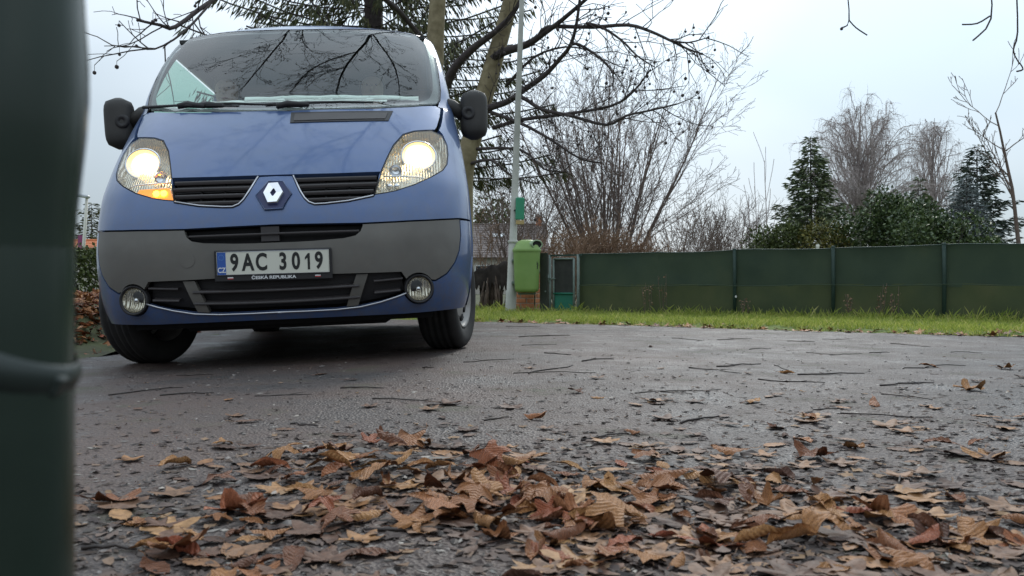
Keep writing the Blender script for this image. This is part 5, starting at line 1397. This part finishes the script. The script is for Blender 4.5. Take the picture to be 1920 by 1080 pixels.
# small bare tree at the right edge, poles of young poplars
P_RT = dict(seg=[10, 7, 5, 3], n=[9, 5, 3], t0=[.45, .3, .3], ang=[52, 38, 36], lr=[.42, .5, .5], rr=[.5, .55, .6], wob=[.04, .10, .12, .14], up=[.02, .10, .10, .08], sides=[7, 5, 4, 3], rmin=.010, taper=.3)
o = thing('bare_tree', 'single dark bare tree with upturned branches at the right edge', 'tree', cbase(1922, 27.0)); r = random.Random(9)
g = Geo(); grow(g, r, Vector((0, 0, 0)), Vector((-.10, 0, 1)).normalized(), 6.2, .085, 0, P_RT); g.build('trunk', BARK_M, o, True, 'stuff')
P_PO = dict(seg=[8, 4], n=[7], t0=[.3], ang=[18], lr=[.35], rr=[.6], wob=[.02, .05], up=[.0, .06], sides=[5, 3], rmin=.012, taper=.3)
for k, (u, h) in enumerate(((1421, 4.6), (1438, 5.6), (1404, 4.0))):
    o = thing('bare_sapling', ('middle', 'tallest right hand', 'shortest left hand')[k] + ' of three thin bare saplings left of the green spruce', 'tree', cbase(u, 34.0), 0, 'thin saplings left of the spruce')
    g = Geo(); grow(g, r, Vector((0, 0, 0)), Vector((.02 * (k - 1), 0, 1)), h, .035, 0, P_PO); g.build('trunk', BARK_G, o, True, 'stuff')
P_FR = dict(seg=[7, 5, 4], n=[8, 5], t0=[.3, .2], ang=[34, 40], lr=[.45, .5], rr=[.55, .6], wob=[.06, .1, .14], up=[.01, .02, .0], sides=[5, 4, 3], rmin=.010, taper=.3)
for k, (u, Y, h, lab) in enumerate(((1345, 48, 5.4, 'distant bare shrub tree between fan tree and saplings'), (1455, 60, 5.0, 'far bare shrub tree behind the saplings'), (1270, 44, 4.4, 'distant bare shrub behind the right side of the fan tree'), (965, 40, 7.0, 'bare tree far behind the grey pole'), (1010, 48, 6.5, 'bare tree far behind the house chimney'))):
    bare_shrub('bare_tree', lab, cbase(u, Y), 14, h, .5, P_FR, BARK_M, 70 + k, None, rstem=.04, cat='tree')

# evergreen bushes and hedges
def bush(name, label, base, R, n, card, m, seed, cat='shrub', box=False, group=None):
    r = random.Random(seed); o = thing(name, label, cat, base, 0, group); g = Geo(); st = Geo()
    for k in range(14):
        a = 2 * PI * r.random(); q = Vector((math.cos(a) * R[0] * .5, math.sin(a) * R[1] * .5, R[2] * 1.5 * r.uniform(.6, 1))); st.tube([(q.x * .2, q.y * .2, -.1), q * .5, q], [.03, .02, .008], 4, cap=False)
    lumps = [(Vector((r.uniform(-.75, .75) * R[0], r.uniform(-.6, .6) * R[1], R[2] * r.uniform(.3, 1.55))), r.uniform(.28, .5)) for _ in range(18)]
    for k in range(n):
        if box: p = Vector((r.uniform(-R[0], R[0]), r.uniform(-R[1], R[1]), R[2] * 2 * math.sqrt(r.random()) * (1 + .12 * mnoise.noise(Vector((k * .0 + r.random() * 3, 0, seed)))))); nrm = Vector((0, -1, .3))
        else:
            c, f = lumps[r.randrange(len(lumps))]; v = rv(r).normalized(); p = c + Vector((v.x * R[0] * f, v.y * R[1] * f, v.z * R[2] * f * 1.1)) * r.uniform(.65, 1.08); nrm = v
            if p.z < 0: p.z = -p.z * .3
        d = (nrm * .5 + rv(r) * .55 + Vector((0, 0, .15))).normalized(); sd = d.cross(rv(r)).normalized(); ln = card * r.uniform(.6, 1.3); w = sd * ln * r.uniform(.22, .36); e = p + d * ln; mid = p + d * ln * .5 + Vector((0, 0, -.05 * ln))
        b_ = len(g.V); g.V += [p, mid + w, e, mid - w]; g.F.append((b_, b_ + 1, b_ + 2, b_ + 3))
    st.build('stems', BARK_D, o, True, 'stuff'); g.build('foliage', m, o, False, 'stuff')
bush('laurel', 'dark glossy laurel mass left of the blue spruce above the fence', cbase(1668, 30.0), (1.75, 1.0, 2.05), 17000, .13, LAUREL, 51)
bush('laurel', 'brighter green laurel in front of the blue spruce', cbase(1765, 28.0), (1.6, 1.0, 1.75), 15000, .125, LAUREL, 52)
bush('laurel', 'low laurel at the right end above the netting fence', cbase(1868, 27.0), (1.3, .8, 1.15), 7000, .12, LAUREL, 53)
bush('thuja', 'yellow green conifer hedge bush in front of the green spruce', cbase(1545, 30.0), (1.15, .8, 1.62), 8500, .12, HEDGE_Y, 54)
bush('thuja', 'olive green hedge bush left of the yellow green one', cbase(1455, 31.0), (1.4, .8, 1.5), 8500, .12, HEDGE_G, 55)
bush('evergreen_shrub', 'evergreen tree behind the house roof left of the grey pole', cbase(936, 72.0), (2.2, 1.5, 4.6), 5200, .30, HEDGE_G, 56)
bush('low_shrub', 'low brownish shrub row just above the left part of the fence', cbase(1330, 26.0), (1.5, .5, .85), 4200, .10, HEDGE_Y, 57)
hb_ = cbase(168, 15.0)
bush('hedge', 'green clipped hedge at the left edge behind the leaf bank', hb_, (1.1, .35, .62), 6000, .075, HEDGE_G, 58, 'hedge', True)
# climbing weeds on the netting
for k, (u, h) in enumerate(((1213, .52), (1245, .62), (1395, .30), (1590, .34), (1650, .46), (1680, .40))):
    p = on_fence(u, -.14); r = random.Random(90 + k)
    o = thing('weed', ('tall dry weed with grey seed heads against the left of the netting', 'dry weed right beside the tallest one on the netting', 'short weed by the second fence post', 'thin weed right of the third fence post', 'dotted dry weed midway between third and fourth fence posts', 'thin weed just left of the fourth fence post')[k], 'weed', p)
    g = Geo(); gh_ = Geo()
    for q in range(4):
        x = r.uniform(-.05, .05); y = r.uniform(-.02, .02); hh_ = h * r.uniform(.6, 1.0); tx = x + r.uniform(-.06, .06)
        g.tube([(x, y, 0), (x * .5 + tx * .5, y, hh_ * .5), (tx, y, hh_)], .0035, 3)
        for j in range(7):
            t = r.uniform(.35, 1); c = Vector((x + (tx - x) * t + r.uniform(-.03, .03), y, hh_ * t)); d = rv(r).normalized() * .016; e = d.cross(rv(r)).normalized() * .009
            gh_.quad(c - d, c - e, c + d, c + e)
    g.build('stem', BARK_M, o, False, 'stuff'); gh_.build('seed_heads', BARK_B, o, False, 'stuff')
# ------------------------------------------------------------------ grass on the verge
GRASS = leafmat('verge_grass', [(0, (0.085, 0.115, 0.016)), (.5, (0.165, 0.195, 0.034)), (.85, (0.235, 0.245, 0.055)), (1, (0.31, 0.27, 0.11))], .5, .75)
def grass():
    r = random.Random(77); V = []; F = []
    for k in range(90000):
        x = r.uniform(-4.2, 7.6); q = 3.6 * r.random() ** 1.25 - .03; y = edge_y(x) + q
        if y < 4.5: continue
        cl = mnoise.noise(Vector((x * 1.6, y * 1.6, 4)))
        if q < .25 and mnoise.noise(Vector((x * 3.1, q * 2, 9))) > .05 + q: continue
        h = (.018 + .042 * r.random() ** 1.8) * (1.0 + .7 * cl) * (1.35 if q > 2.9 else 1.0)
        if q > 3.1 and r.random() < .25: h *= 1.8
        z = verge_h(x, y) - .005; a = r.uniform(0, 2 * PI); w = r.uniform(.0022, .0055); dx, dy = math.cos(a) * w, math.sin(a) * w; lx, ly = r.gauss(0, .45) * h, r.gauss(0, .45) * h
        b = len(V); V += [(x - dx, y - dy, z), (x + dx, y + dy, z), (x + dx * .6 + lx * .5, y + dy * .6 + ly * .5, z + h * .65), (x + lx, y + ly, z + h)]; F.append((b, b + 1, b + 2, b + 3))
    o = add_obj('verge_grass', new_mesh('verge_grass', V, F, False), GRASS); tag(o, 'short bright green grass growing on the verge below the netting fence', 'grass', kind='stuff')
grass()

# ------------------------------------------------------------------ fallen leaves
def leaf_material():
    m = mat('fallen_leaf', rough=.5, spec=.4); g = N(m, 'ShaderNodeNewGeometry'); oi = N(m, 'ShaderNodeObjectInfo')
    a = N(m, 'ShaderNodeMath', operation='ADD'); L(m, g.outputs['Random Per Island'], a.inputs[0]); L(m, oi.outputs['Random'], a.inputs[1])
    f = N(m, 'ShaderNodeMath', operation='FRACT'); L(m, a.outputs[0], f.inputs[0])
    c = ramp(m, [(0, (0.12, 0.045, 0.024)), (.2, (0.29, 0.102, 0.038)), (.4, (0.43, 0.18, 0.060)), (.6, (0.55, 0.27, 0.098)), (.76, (0.35, 0.128, 0.046)), (.88, (0.40, 0.095, 0.04)), (1, (0.63, 0.36, 0.145))], f.outputs[0])
    v = coords(m); s = noise(m, v, 38, 5, .65)
    mx = N(m, 'ShaderNodeMix', data_type='RGBA', blend_type='MULTIPLY'); mx.inputs[0].default_value = 1.0
    d = ramp(m, [(.32, (.40, .36, .34)), (.58, (1, 1, 1))], s); L(m, c.outputs[0], mx.inputs[6]); L(m, d.outputs[0], mx.inputs[7])
    L(m, mx.outputs[2], bsdf(m).inputs['Base Color'])
    # side veins: ribs that leave the midrib at a slant
    sx = N(m, 'ShaderNodeSeparateXYZ'); L(m, v, sx.inputs[0]); ab = N(m, 'ShaderNodeMath', operation='ABSOLUTE'); L(m, sx.outputs['Y'], ab.inputs[0])
    k1 = N(m, 'ShaderNodeMath', operation='MULTIPLY'); k1.inputs[1].default_value = 62; L(m, sx.outputs['X'], k1.inputs[0])
    k2 = N(m, 'ShaderNodeMath', operation='MULTIPLY'); k2.inputs[1].default_value = 48; L(m, ab.outputs[0], k2.inputs[0])
    k3 = N(m, 'ShaderNodeMath', operation='SUBTRACT'); L(m, k1.outputs[0], k3.inputs[0]); L(m, k2.outputs[0], k3.inputs[1])
    si = N(m, 'ShaderNodeMath', operation='SINE'); L(m, k3.outputs[0], si.inputs[0])
    ad = N(m, 'ShaderNodeMath', operation='MULTIPLY_ADD'); ad.inputs[1].default_value = .5; L(m, si.outputs[0], ad.inputs[0]); L(m, noise(m, v, 120, 4), ad.inputs[2])
    bump(m, ad.outputs[0], .6, .02)
    return m
LEAFM = leaf_material()
def wet_leaf_material():
    m = mat('wet_flat_leaf', rough=.58, spec=.28); g = N(m, 'ShaderNodeNewGeometry')
    c = ramp(m, [(0, (0.070, 0.036, 0.025)), (.35, (0.16, 0.085, 0.055)), (.65, (0.24, 0.135, 0.078)), (.85, (0.32, 0.15, 0.06)), (1, (0.40, 0.22, 0.095))], g.outputs['Random Per Island'])
    v = coords(m); mx = N(m, 'ShaderNodeMix', data_type='RGBA', blend_type='MULTIPLY'); mx.inputs[0].default_value = 1.0
    d = ramp(m, [(.35, (.45, .43, .42)), (.6, (1, 1, 1))], noise(m, v, 45, 5, .7)); L(m, c.outputs[0], mx.inputs[6]); L(m, d.outputs[0], mx.inputs[7]); L(m, mx.outputs[2], bsdf(m).inputs['Base Color'])
    bump(m, noise(m, v, 150, 4), .4, .003); return m
WETLEAF = wet_leaf_material()

def leaf_shape(r, kind, curl, bend, crumple):
    """one leaf lying along +x, about 1 long: ribbed leaflet or lobed blade"""
    V = []; F = []
    ph = r.uniform(0, 9)
    if kind == 'leaflet':
        nu, nv = 12, 6; w0 = r.uniform(.19, .27)
        for i in range(nu + 1):
            u = i / nu; w = w0 * max(.02, math.sin(PI * min(1, u ** 1.25 * .98 + .01))) ** .75
            for j in range(nv + 1):
                v = -1 + 2 * j / nv; ser = (1 + .10 * ((i % 2) - .5) * (abs(v) > .9))
                y = w * v * ser; z = .018 * math.cos((u * 11 - abs(v) * 1.6) * 2 * PI * .55) * (abs(v) > .1) - .03 * (1 - abs(v)) * (u > .03)
                V.append([u - .5 - .03 * abs(v), y, z, v, u])
        for i in range(nu):
            for j in range(nv): a = i * (nv + 1) + j; F.append((a, a + nv + 1, a + nv + 2, a + 1))
    else:
        rings, ns = 4, 30; V.append([-.18, 0, 0, 0, .3])
        for k in range(1, rings + 1):
            f = k / rings
            for s in range(ns):
                a = 2 * PI * s / ns; lob = .34 + .16 * math.cos(2.5 * a) ** 2 * (1 if abs(a - PI) > .5 else .2) + .05 * math.cos(5 * a) + .03 * math.sin(11 * a + ph)
                if abs(a - PI) < .45: lob *= .62
                x, y = f * lob * math.cos(a) * 1.15 - .18 * (1 - f), f * lob * math.sin(a) * 1.1
                z = .05 * f * math.cos(5 * a) * (f > .3) + .02 * math.sin(9 * a + ph) * f * f
                V.append([x, y, z, y / .45, x + .5])
        for s in range(ns): F.append((0, 1 + s, 1 + (s + 1) % ns))
        for k in range(rings - 1):
            for s in range(ns): a = 1 + k * ns + s; b = 1 + k * ns + (s + 1) % ns; F.append((a, a + ns, b + ns, b))
    out = []
    asym = r.uniform(-.3, .3)
    for x, y, z, v, u in V:
        c_ = curl * (1 + asym * (1 if v > 0 else -1)); 
        if abs(c_) > .05:
            an = y * c_ / .22; rad = .22 / c_; yy = rad * math.sin(an); z = z + rad * (1 - math.cos(an)); y = yy
        if abs(bend) > .02:
            an = x * bend; rad = 1 / bend; xx = rad * math.sin(an) - z * math.sin(an); z = rad * (1 - math.cos(an)) + z * math.cos(an); x = xx
        z = z * (.62 if crumple < .03 else .85) + crumple * .8 * (mnoise.noise(Vector((x * 4 + ph, y * 5, 1.7))) + .5 * mnoise.noise(Vector((x * 11, y * 11 + ph, 3.1))))
        out.append(Vector((x, y, z)))
    # stalk
    b = len(out); p0 = min(out, key=lambda q: q.x); st = [p0 + Vector((-.0, 0, 0)), p0 + Vector((-.12, .02, .01)), p0 + Vector((-.26, r.uniform(-.06, .06), r.uniform(0, .08)))]
    g = Geo(); g.tube(st, [.010, .008, .009], 3); out += g.V; F += [tuple(i + b for i in f) for f in g.F]
    return out, F
rl = random.Random(4)
LEAVES = []
for k in range(22):
    kind = 'leaflet' if k % 5 < 3 else 'lobed'
    curl = rl.choice([.5, .9, 1.4, 1.9, -.7]) * (1 if kind == 'leaflet' else .5); V, F = leaf_shape(rl, kind, curl, rl.uniform(-.8, .8), rl.uniform(.05, .11))
    LEAVES.append((new_mesh('leaf_shape', V, F), V, kind)); LEAVES[-1][0].materials.append(LEAFM)
FLAT = []
for k in range(10):
    V, F = leaf_shape(rl, 'lobed' if k % 2 else 'leaflet', .12, rl.uniform(-.1, .1), .016); FLAT.append((V, F))

def gpx(u, v): Y = FPX * CAMH / (v - CY); return (u - CX) / FPX * Y, Y
def heap_d(u, v):
    """how thick the leaves lie, read off the photograph"""
    def bl(cu, cv, ru, rv_): return math.exp(-((u - cu) / ru) ** 2 - ((v - cv) / rv_) ** 2)
    return min(1.0, bl(780, 895, 300, 58) + .8 * bl(640, 860, 170, 28) + .75 * bl(950, 960, 240, 50) + .9 * bl(1330, 925, 130, 60) + .42 * bl(1250, 1040, 280, 40) + .5 * bl(1800, 1030, 150, 35) + .35 * bl(1600, 955, 240, 45) + .45 * bl(520, 985, 190, 40) + .22 * bl(1650, 790, 320, 70) + .3 * bl(250, 960, 120, 50) + .3 * bl(420, 1060, 140, 30) + .05)
DENS = heap_d
G_LEAF = 'brown leaves fallen on the asphalt'
LABEL_POOL = {}
def below(u):
    for lim, nm in ((330, "the van's wing at left"), (430, 'the lit indicator'), (520, 'the plate'), (640, 'the plate end'), (760, 'the right headlight'), (880, 'the right wing mirror'), (1000, 'the grey pole'), (1130, 'the gate'), (1260, 'the bare fan tree'), (1400, 'the saplings'), (1560, 'the green spruce'), (1700, 'the birch'), (1830, 'the blue spruce')):
        if u < lim: return nm
    return 'the right edge'
def pool(o, u, v, what, rows):
    row = next(nm for lim, nm in rows if v < lim)
    LABEL_POOL.setdefault((what, row, below(u)), []).append((u, o))
ORD = ['leftmost', 'second', 'third', 'fourth', 'fifth', 'sixth', 'seventh', 'eighth', 'ninth', 'tenth', 'eleventh', 'twelfth']
def settle_labels():
    for (what, row, bl), items in LABEL_POOL.items():
        items.sort(key=lambda q: q[0])
        for k, (u, o) in enumerate(items):
            lead = '' if len(items) == 1 else (ORD[k] if k < 12 else 'rightmost') + ' '
            o['label'] = lead + what + ' ' + row + ' below ' + bl
LROWS = ((800, 'on open asphalt'), (880, 'in the far row'), (960, 'in the middle row'), (1030, 'in the near row'), (9999, 'at the bottom'))
TROWS = ((665, 'far off on the asphalt'), (710, 'midway on the asphalt'), (790, 'on the nearer asphalt'), (9999, 'among the leaves'))
count = 0; tries = 0
hand = [(415, 762, .10), (520, 760, .0)]
special = [(1740, 690, .085, 0), (1885, 693, .08, 3), (1412, 762, .085, 1), (1640, 765, .09, 5), (1475, 708, .07, 2), (1080, 748, .05, 4), (1120, 756, .05, 6), (1220, 660, .06, 7), (1820, 735, .10, 9), (1600, 845, .085, 10), (1770, 845, .09, 11), (1850, 862, .09, 13), (1455, 808, .05, 8)]
def place_leaf(u, v, sc, idx, lift, tilt):
    global count
    x, y = gpx(u, v); me, V, kind = LEAVES[idx]
    o = bpy.data.objects.new('fallen_leaf', me); COL.objects.link(o)
    R = Matrix.Rotation(rl.uniform(0, 2 * PI), 3, 'Z') @ Matrix.Rotation(rl.gauss(0, tilt), 3, 'X') @ Matrix.Rotation(rl.gauss(0, tilt), 3, 'Y')
    if rl.random() < .35: R = R @ Matrix.Rotation(PI, 3, 'X')
    zmin = min((R @ q).z for q in V) * sc
    o.rotation_euler = R.to_euler(); o.scale = (sc, sc, sc); o.location = (x, y, road_h(x, y) - zmin * .92 + lift)
    tag(o, None, 'leaf', G_LEAF); count += 1
    pool(o, u, v, ('large ' if sc > .076 else 'small ') + ('curled ribbed leaf' if kind == 'leaflet' else 'crumpled broad leaf'), LROWS)
for u, v, sc, k in special: place_leaf(u, v, sc, k, .0, .12)
while count < 240 and tries < 40000:
    tries += 1
    u, v = rl.uniform(150, 1960), rl.uniform(775, 1125)
    if rl.random() > DENS(u, v) ** 1.4: continue
    if rl.random() > (v - 540) / 560: continue          # same number per square metre, not per pixel
    dn = DENS(u, v); place_leaf(u, v, rl.uniform(.046, .092), rl.randrange(len(LEAVES)), .010 * dn * rl.random(), .08 + .15 * dn)

# flat wet leaves, scraps and the rest of the drift: one mass
V = []; F = []
def put(Vs, Fs, x, y, sc, R, lift, z0=None):
    b = len(V); zmin = min((R @ q).z for q in Vs) * sc; z = (road_h(x, y) if z0 is None else z0) - zmin + lift
    V.extend([Vector((x, y, z)) + (R @ q) * sc for q in Vs]); F.extend([tuple(i + b for i in f) for f in Fs])
n = 0
while n < 380:
    u, v = rl.uniform(60, 2000), rl.uniform(700, 1160) if rl.random() < .8 else rl.uniform(660, 800)
    x, y = gpx(u, v); w = min(1, 1.25 * DENS(u, v) + .05 + (.18 if (u > 1150 and v > 720) else 0))
    if rl.random() > w or rl.random() > ((v - 540) / 560) ** .8: continue
    a, b_ = FLAT[rl.randrange(len(FLAT))]
    put(a, b_, x, y, rl.uniform(.035, .085), Matrix.Rotation(rl.uniform(0, 6.3), 3, 'Z') @ Matrix.Rotation(rl.gauss(0, .05), 3, 'X'), .001 + .004 * rl.random()); n += 1
o = add_obj('wet_leaf_litter', new_mesh('wet_leaf_litter', V, F), WETLEAF); tag(o, 'flat wet brown leaves pressed onto the asphalt', 'leaves', kind='stuff')
SCRAP = leafmat('trodden_scraps', [(0, (0.035, 0.024, 0.022)), (.5, (0.085, 0.060, 0.052)), (.85, (0.15, 0.105, 0.085)), (1, (0.28, 0.17, 0.09))], .75)
# torn scraps trodden into the asphalt
V = []; F = []; n = 0
while n < 3200:
    u, v = rl.uniform(100, 2000), rl.uniform(665, 1130); x, y = gpx(u, v)
    w = .16 + .8 * DENS(u, v) + (.30 if u > 1050 and v > 715 else 0) + .25 * max(0, mnoise.noise(Vector((x * 2.5, y * 2.5, 6))))
    if rl.random() > w or rl.random() > ((v - 540) / 560) ** .55 or y > edge_y(x) - .1: continue
    s = rl.uniform(.004, .015) * (1.25 if v > 800 else 1); a0 = rl.uniform(0, 6.3); k = rl.randint(5, 8); z = road_h(x, y) + .0015; el = rl.uniform(.4, 1); ca, sa = math.cos(a0), math.sin(a0)
    b = len(V); V.append(Vector((x, y, z + .003 * rl.random())))
    for q in range(k):
        a = 2 * PI * q / k; rr = s * rl.uniform(.55, 1.15); px, py = rr * math.cos(a), rr * math.sin(a) * el; V.append(Vector((x + ca * px - sa * py, y + sa * px + ca * py, z + .006 * rl.random() ** 2)))
    F += [(b, b + 1 + q, b + 1 + (q + 1) % k) for q in range(k)]; n += 1
o = add_obj('leaf_scraps', new_mesh('leaf_scraps', V, F, False), SCRAP); tag(o, 'torn scraps of brown leaf trodden into the asphalt', 'leaves', kind='stuff')
# grit
V = []; F = []
for k in range(15000):
    Y = 1.05 + 8.0 * rl.random() ** 1.9; k_ = rl.uniform(-.52, .62); x = k_ * Y; y = Y
    if y > edge_y(x) - .02: continue
    v = CY + FPX * CAMH / y; u = CX + k_ * FPX; dn = DENS(u, v)
    if rl.random() > .45 + dn: continue
    s = rl.uniform(.002, .0075) * (1 + 1.6 * dn * rl.random()); z = road_h(x, y); a = rl.uniform(0, 6.3); ca, sa = math.cos(a), math.sin(a); l, w, h = s * rl.uniform(.8, 2.6), s * rl.uniform(.4, 1), s * rl.uniform(.15, .7)
    b = len(V); V += [Vector((x + ca * l, y + sa * l, z + h * rl.random())), Vector((x - sa * w, y + ca * w, z + .001)), Vector((x - ca * l, y - sa * l, z + h * rl.random())), Vector((x + sa * w, y - ca * w, z + .001)), Vector((x, y, z + h))]
    F += [(b, b + 1, b + 4), (b + 1, b + 2, b + 4), (b + 2, b + 3, b + 4), (b + 3, b, b + 4)]
GRIT = leafmat('grit_and_scraps', [(0, (0.020, 0.016, 0.014)), (.35, (0.055, 0.040, 0.034)), (.65, (0.13, 0.085, 0.06)), (.88, (0.18, 0.16, 0.15)), (1, (0.34, 0.30, 0.26))], .6)
o = add_obj('debris', new_mesh('debris', V, F, False), GRIT); tag(o, 'fine grit and leaf scraps strewn over the asphalt', 'debris', kind='stuff')

# twigs on the asphalt
TWIGM = varied('wet_twig', [(.3, (0.022, 0.016, 0.014)), (.7, (0.055, 0.040, 0.034))], 30, .5)
tw = [(870, 692, 960, 690), (975, 642, 1110, 637), (985, 713, 1080, 700), (950, 614, 1010, 615), (962, 712, 1120, 716), (1085, 836, 1190, 829), (1190, 748, 1360, 744), (1270, 800, 1360, 790), (1240, 745, 1300, 748), (1260, 638, 1316, 642), (1340, 640, 1400, 636), (1420, 722, 1550, 723), (1475, 642, 1540, 645), (1545, 637, 1590, 636), (1490, 710, 1700, 690), (1650, 728, 1750, 722), (1655, 745, 1745, 754), (1525, 775, 1580, 774), (1580, 782, 1690, 772), (1680, 694, 1870, 690), (1670, 645, 1740, 650), (1510, 664, 1560, 666), (1560, 668, 1600, 662), (190, 740, 330, 728), (300, 742, 400, 739), (480, 747, 590, 743), (545, 800, 600, 802), (700, 757, 840, 771), (905, 797, 955, 790), (800, 770, 850, 768), (1350, 698, 1420, 690), (1405, 660, 1440, 655), (640, 735, 720, 735), (790, 700, 812, 703), (1090, 690, 1150, 686), (690, 1003, 900, 996), (1600, 935, 1760, 915), (160, 1035, 230, 1058), (1730, 895, 1700, 905), (1290, 700, 1380, 706), (1630, 664, 1660, 661), (1780, 660, 1850, 663), (1850, 632, 1915, 634), (980, 660, 1040, 655), (1020, 675, 1070, 678), (330, 700, 400, 702), (1445, 690, 1480, 700)]
for k, (u0, v0, u1, v1) in enumerate(tw):
    (x0, y0), (x1, y1) = gpx(u0, v0), gpx(u1, v1); ln = math.hypot(x1 - x0, y1 - y0)
    f = min(1, .42 / ln); x1, y1 = x0 + (x1 - x0) * f, y0 + (y1 - y0) * f + rl.gauss(0, .3) * ln * f; ln = math.hypot(x1 - x0, y1 - y0)
    rad = .0018 + .0018 * rl.random(); pts = []
    for i in range(6):
        t = i / 5; x, y = x0 + (x1 - x0) * t + rl.gauss(0, .03 * ln), y0 + (y1 - y0) * t + rl.gauss(0, .05 * ln); pts.append(Vector((x, y, road_h(x, y) + rad * .8 + .004 * math.sin(t * PI) * rl.random())))
    g = Geo(); c0 = Vector((pts[0].x, pts[0].y, 0)); g.tube([p - c0 for p in pts], [rad, rad * .95, rad * 1.05, rad * .85, rad * .8, rad * .55], 5)
    if rl.random() < .7: q = pts[rl.choice((2, 3))] - c0; g.tube([q, q + Vector((rl.uniform(-.06, .06), rl.uniform(-.04, .08), .006))], [rad * .7, rad * .4], 4)
    o = g.build('twig', TWIGM, None, True); o.location = c0
    tag(o, None, 'twig', 'twigs scattered on the asphalt'); pool(o, (u0 + u1) / 2, (v0 + v1) / 2, 'long dark twig' if ln > .3 else 'short dark twig', TROWS)
settle_labels()

# leaf bank left of the van
V = []; F = []
nx, ny = 26, 30
def bank_h(x, y):
    t = min(1, max(0, (-2.70 - x - .06 * (y - 5.3)) / .55)); s = min(1, max(0, (y - 5.2) / .9)) * min(1, max(0, (11.5 - y) / 1.0)); return -.03 + .30 * (t * t * (3 - 2 * t)) * s + .03 * mnoise.noise(Vector((x * 3, y * 3, 8)))
for j in range(ny + 1):
    for i in range(nx + 1): x, y = -7.5 + 5.0 * i / nx, 4.9 + 7.2 * j / ny; V.append((x, y, bank_h(x, y)))
for j in range(ny):
    for i in range(nx): a = j * (nx + 1) + i; F.append((a, a + 1, a + nx + 2, a + nx + 1))
o = add_obj('leaf_bank_soil', new_mesh('leaf_bank_soil', V, F), EARTH); tag(o, kind='structure')
V = []; F = []; n = 0
while n < 2100:
    x, y = (rl.uniform(-4.9, -2.6) if n < 1300 else rl.uniform(-6.8, -2.6)), rl.uniform(5.1, 9.5)
    if abs(x / y + .50) > (.09 if n < 1300 else .24): continue
    h = bank_h(x, y)
    if h < .005 and rl.random() < .8: continue
    me, Vs, kd = LEAVES[rl.randrange(len(LEAVES))]; Fs = [tuple(p.vertices) for p in me.polygons]
    put(Vs, Fs, x, y, rl.uniform(.07, .12), Matrix.Rotation(rl.uniform(0, 6.3), 3, 'Z') @ Matrix.Rotation(rl.gauss(0, .5), 3, 'X'), rl.uniform(-.03, .02), h); n += 1
o = add_obj('leaf_bank', new_mesh('leaf_bank', V, F), LEAFM); tag(o, 'heaped brown leaves banked up at the roadside left of the van', 'leaves', kind='stuff')
# leaves along the road's far edge
V = []; F = []; n = 0
while n < 420:
    x = rl.uniform(-.9, 6.2); y = edge_y(x) + rl.gauss(.0, .09)
    a, b_ = FLAT[rl.randrange(len(FLAT))]; put(a, b_, x, y, rl.uniform(.03, .08), Matrix.Rotation(rl.uniform(0, 6.3), 3, 'Z') @ Matrix.Rotation(rl.gauss(0, .3), 3, 'X'), .004, max(road_h(x, y), verge_h(x, y))); n += 1
o = add_obj('edge_leaves', new_mesh('edge_leaves', V, F), LEAFM); tag(o, 'dead leaves caught along the grass edge of the road', 'leaves', kind='stuff')
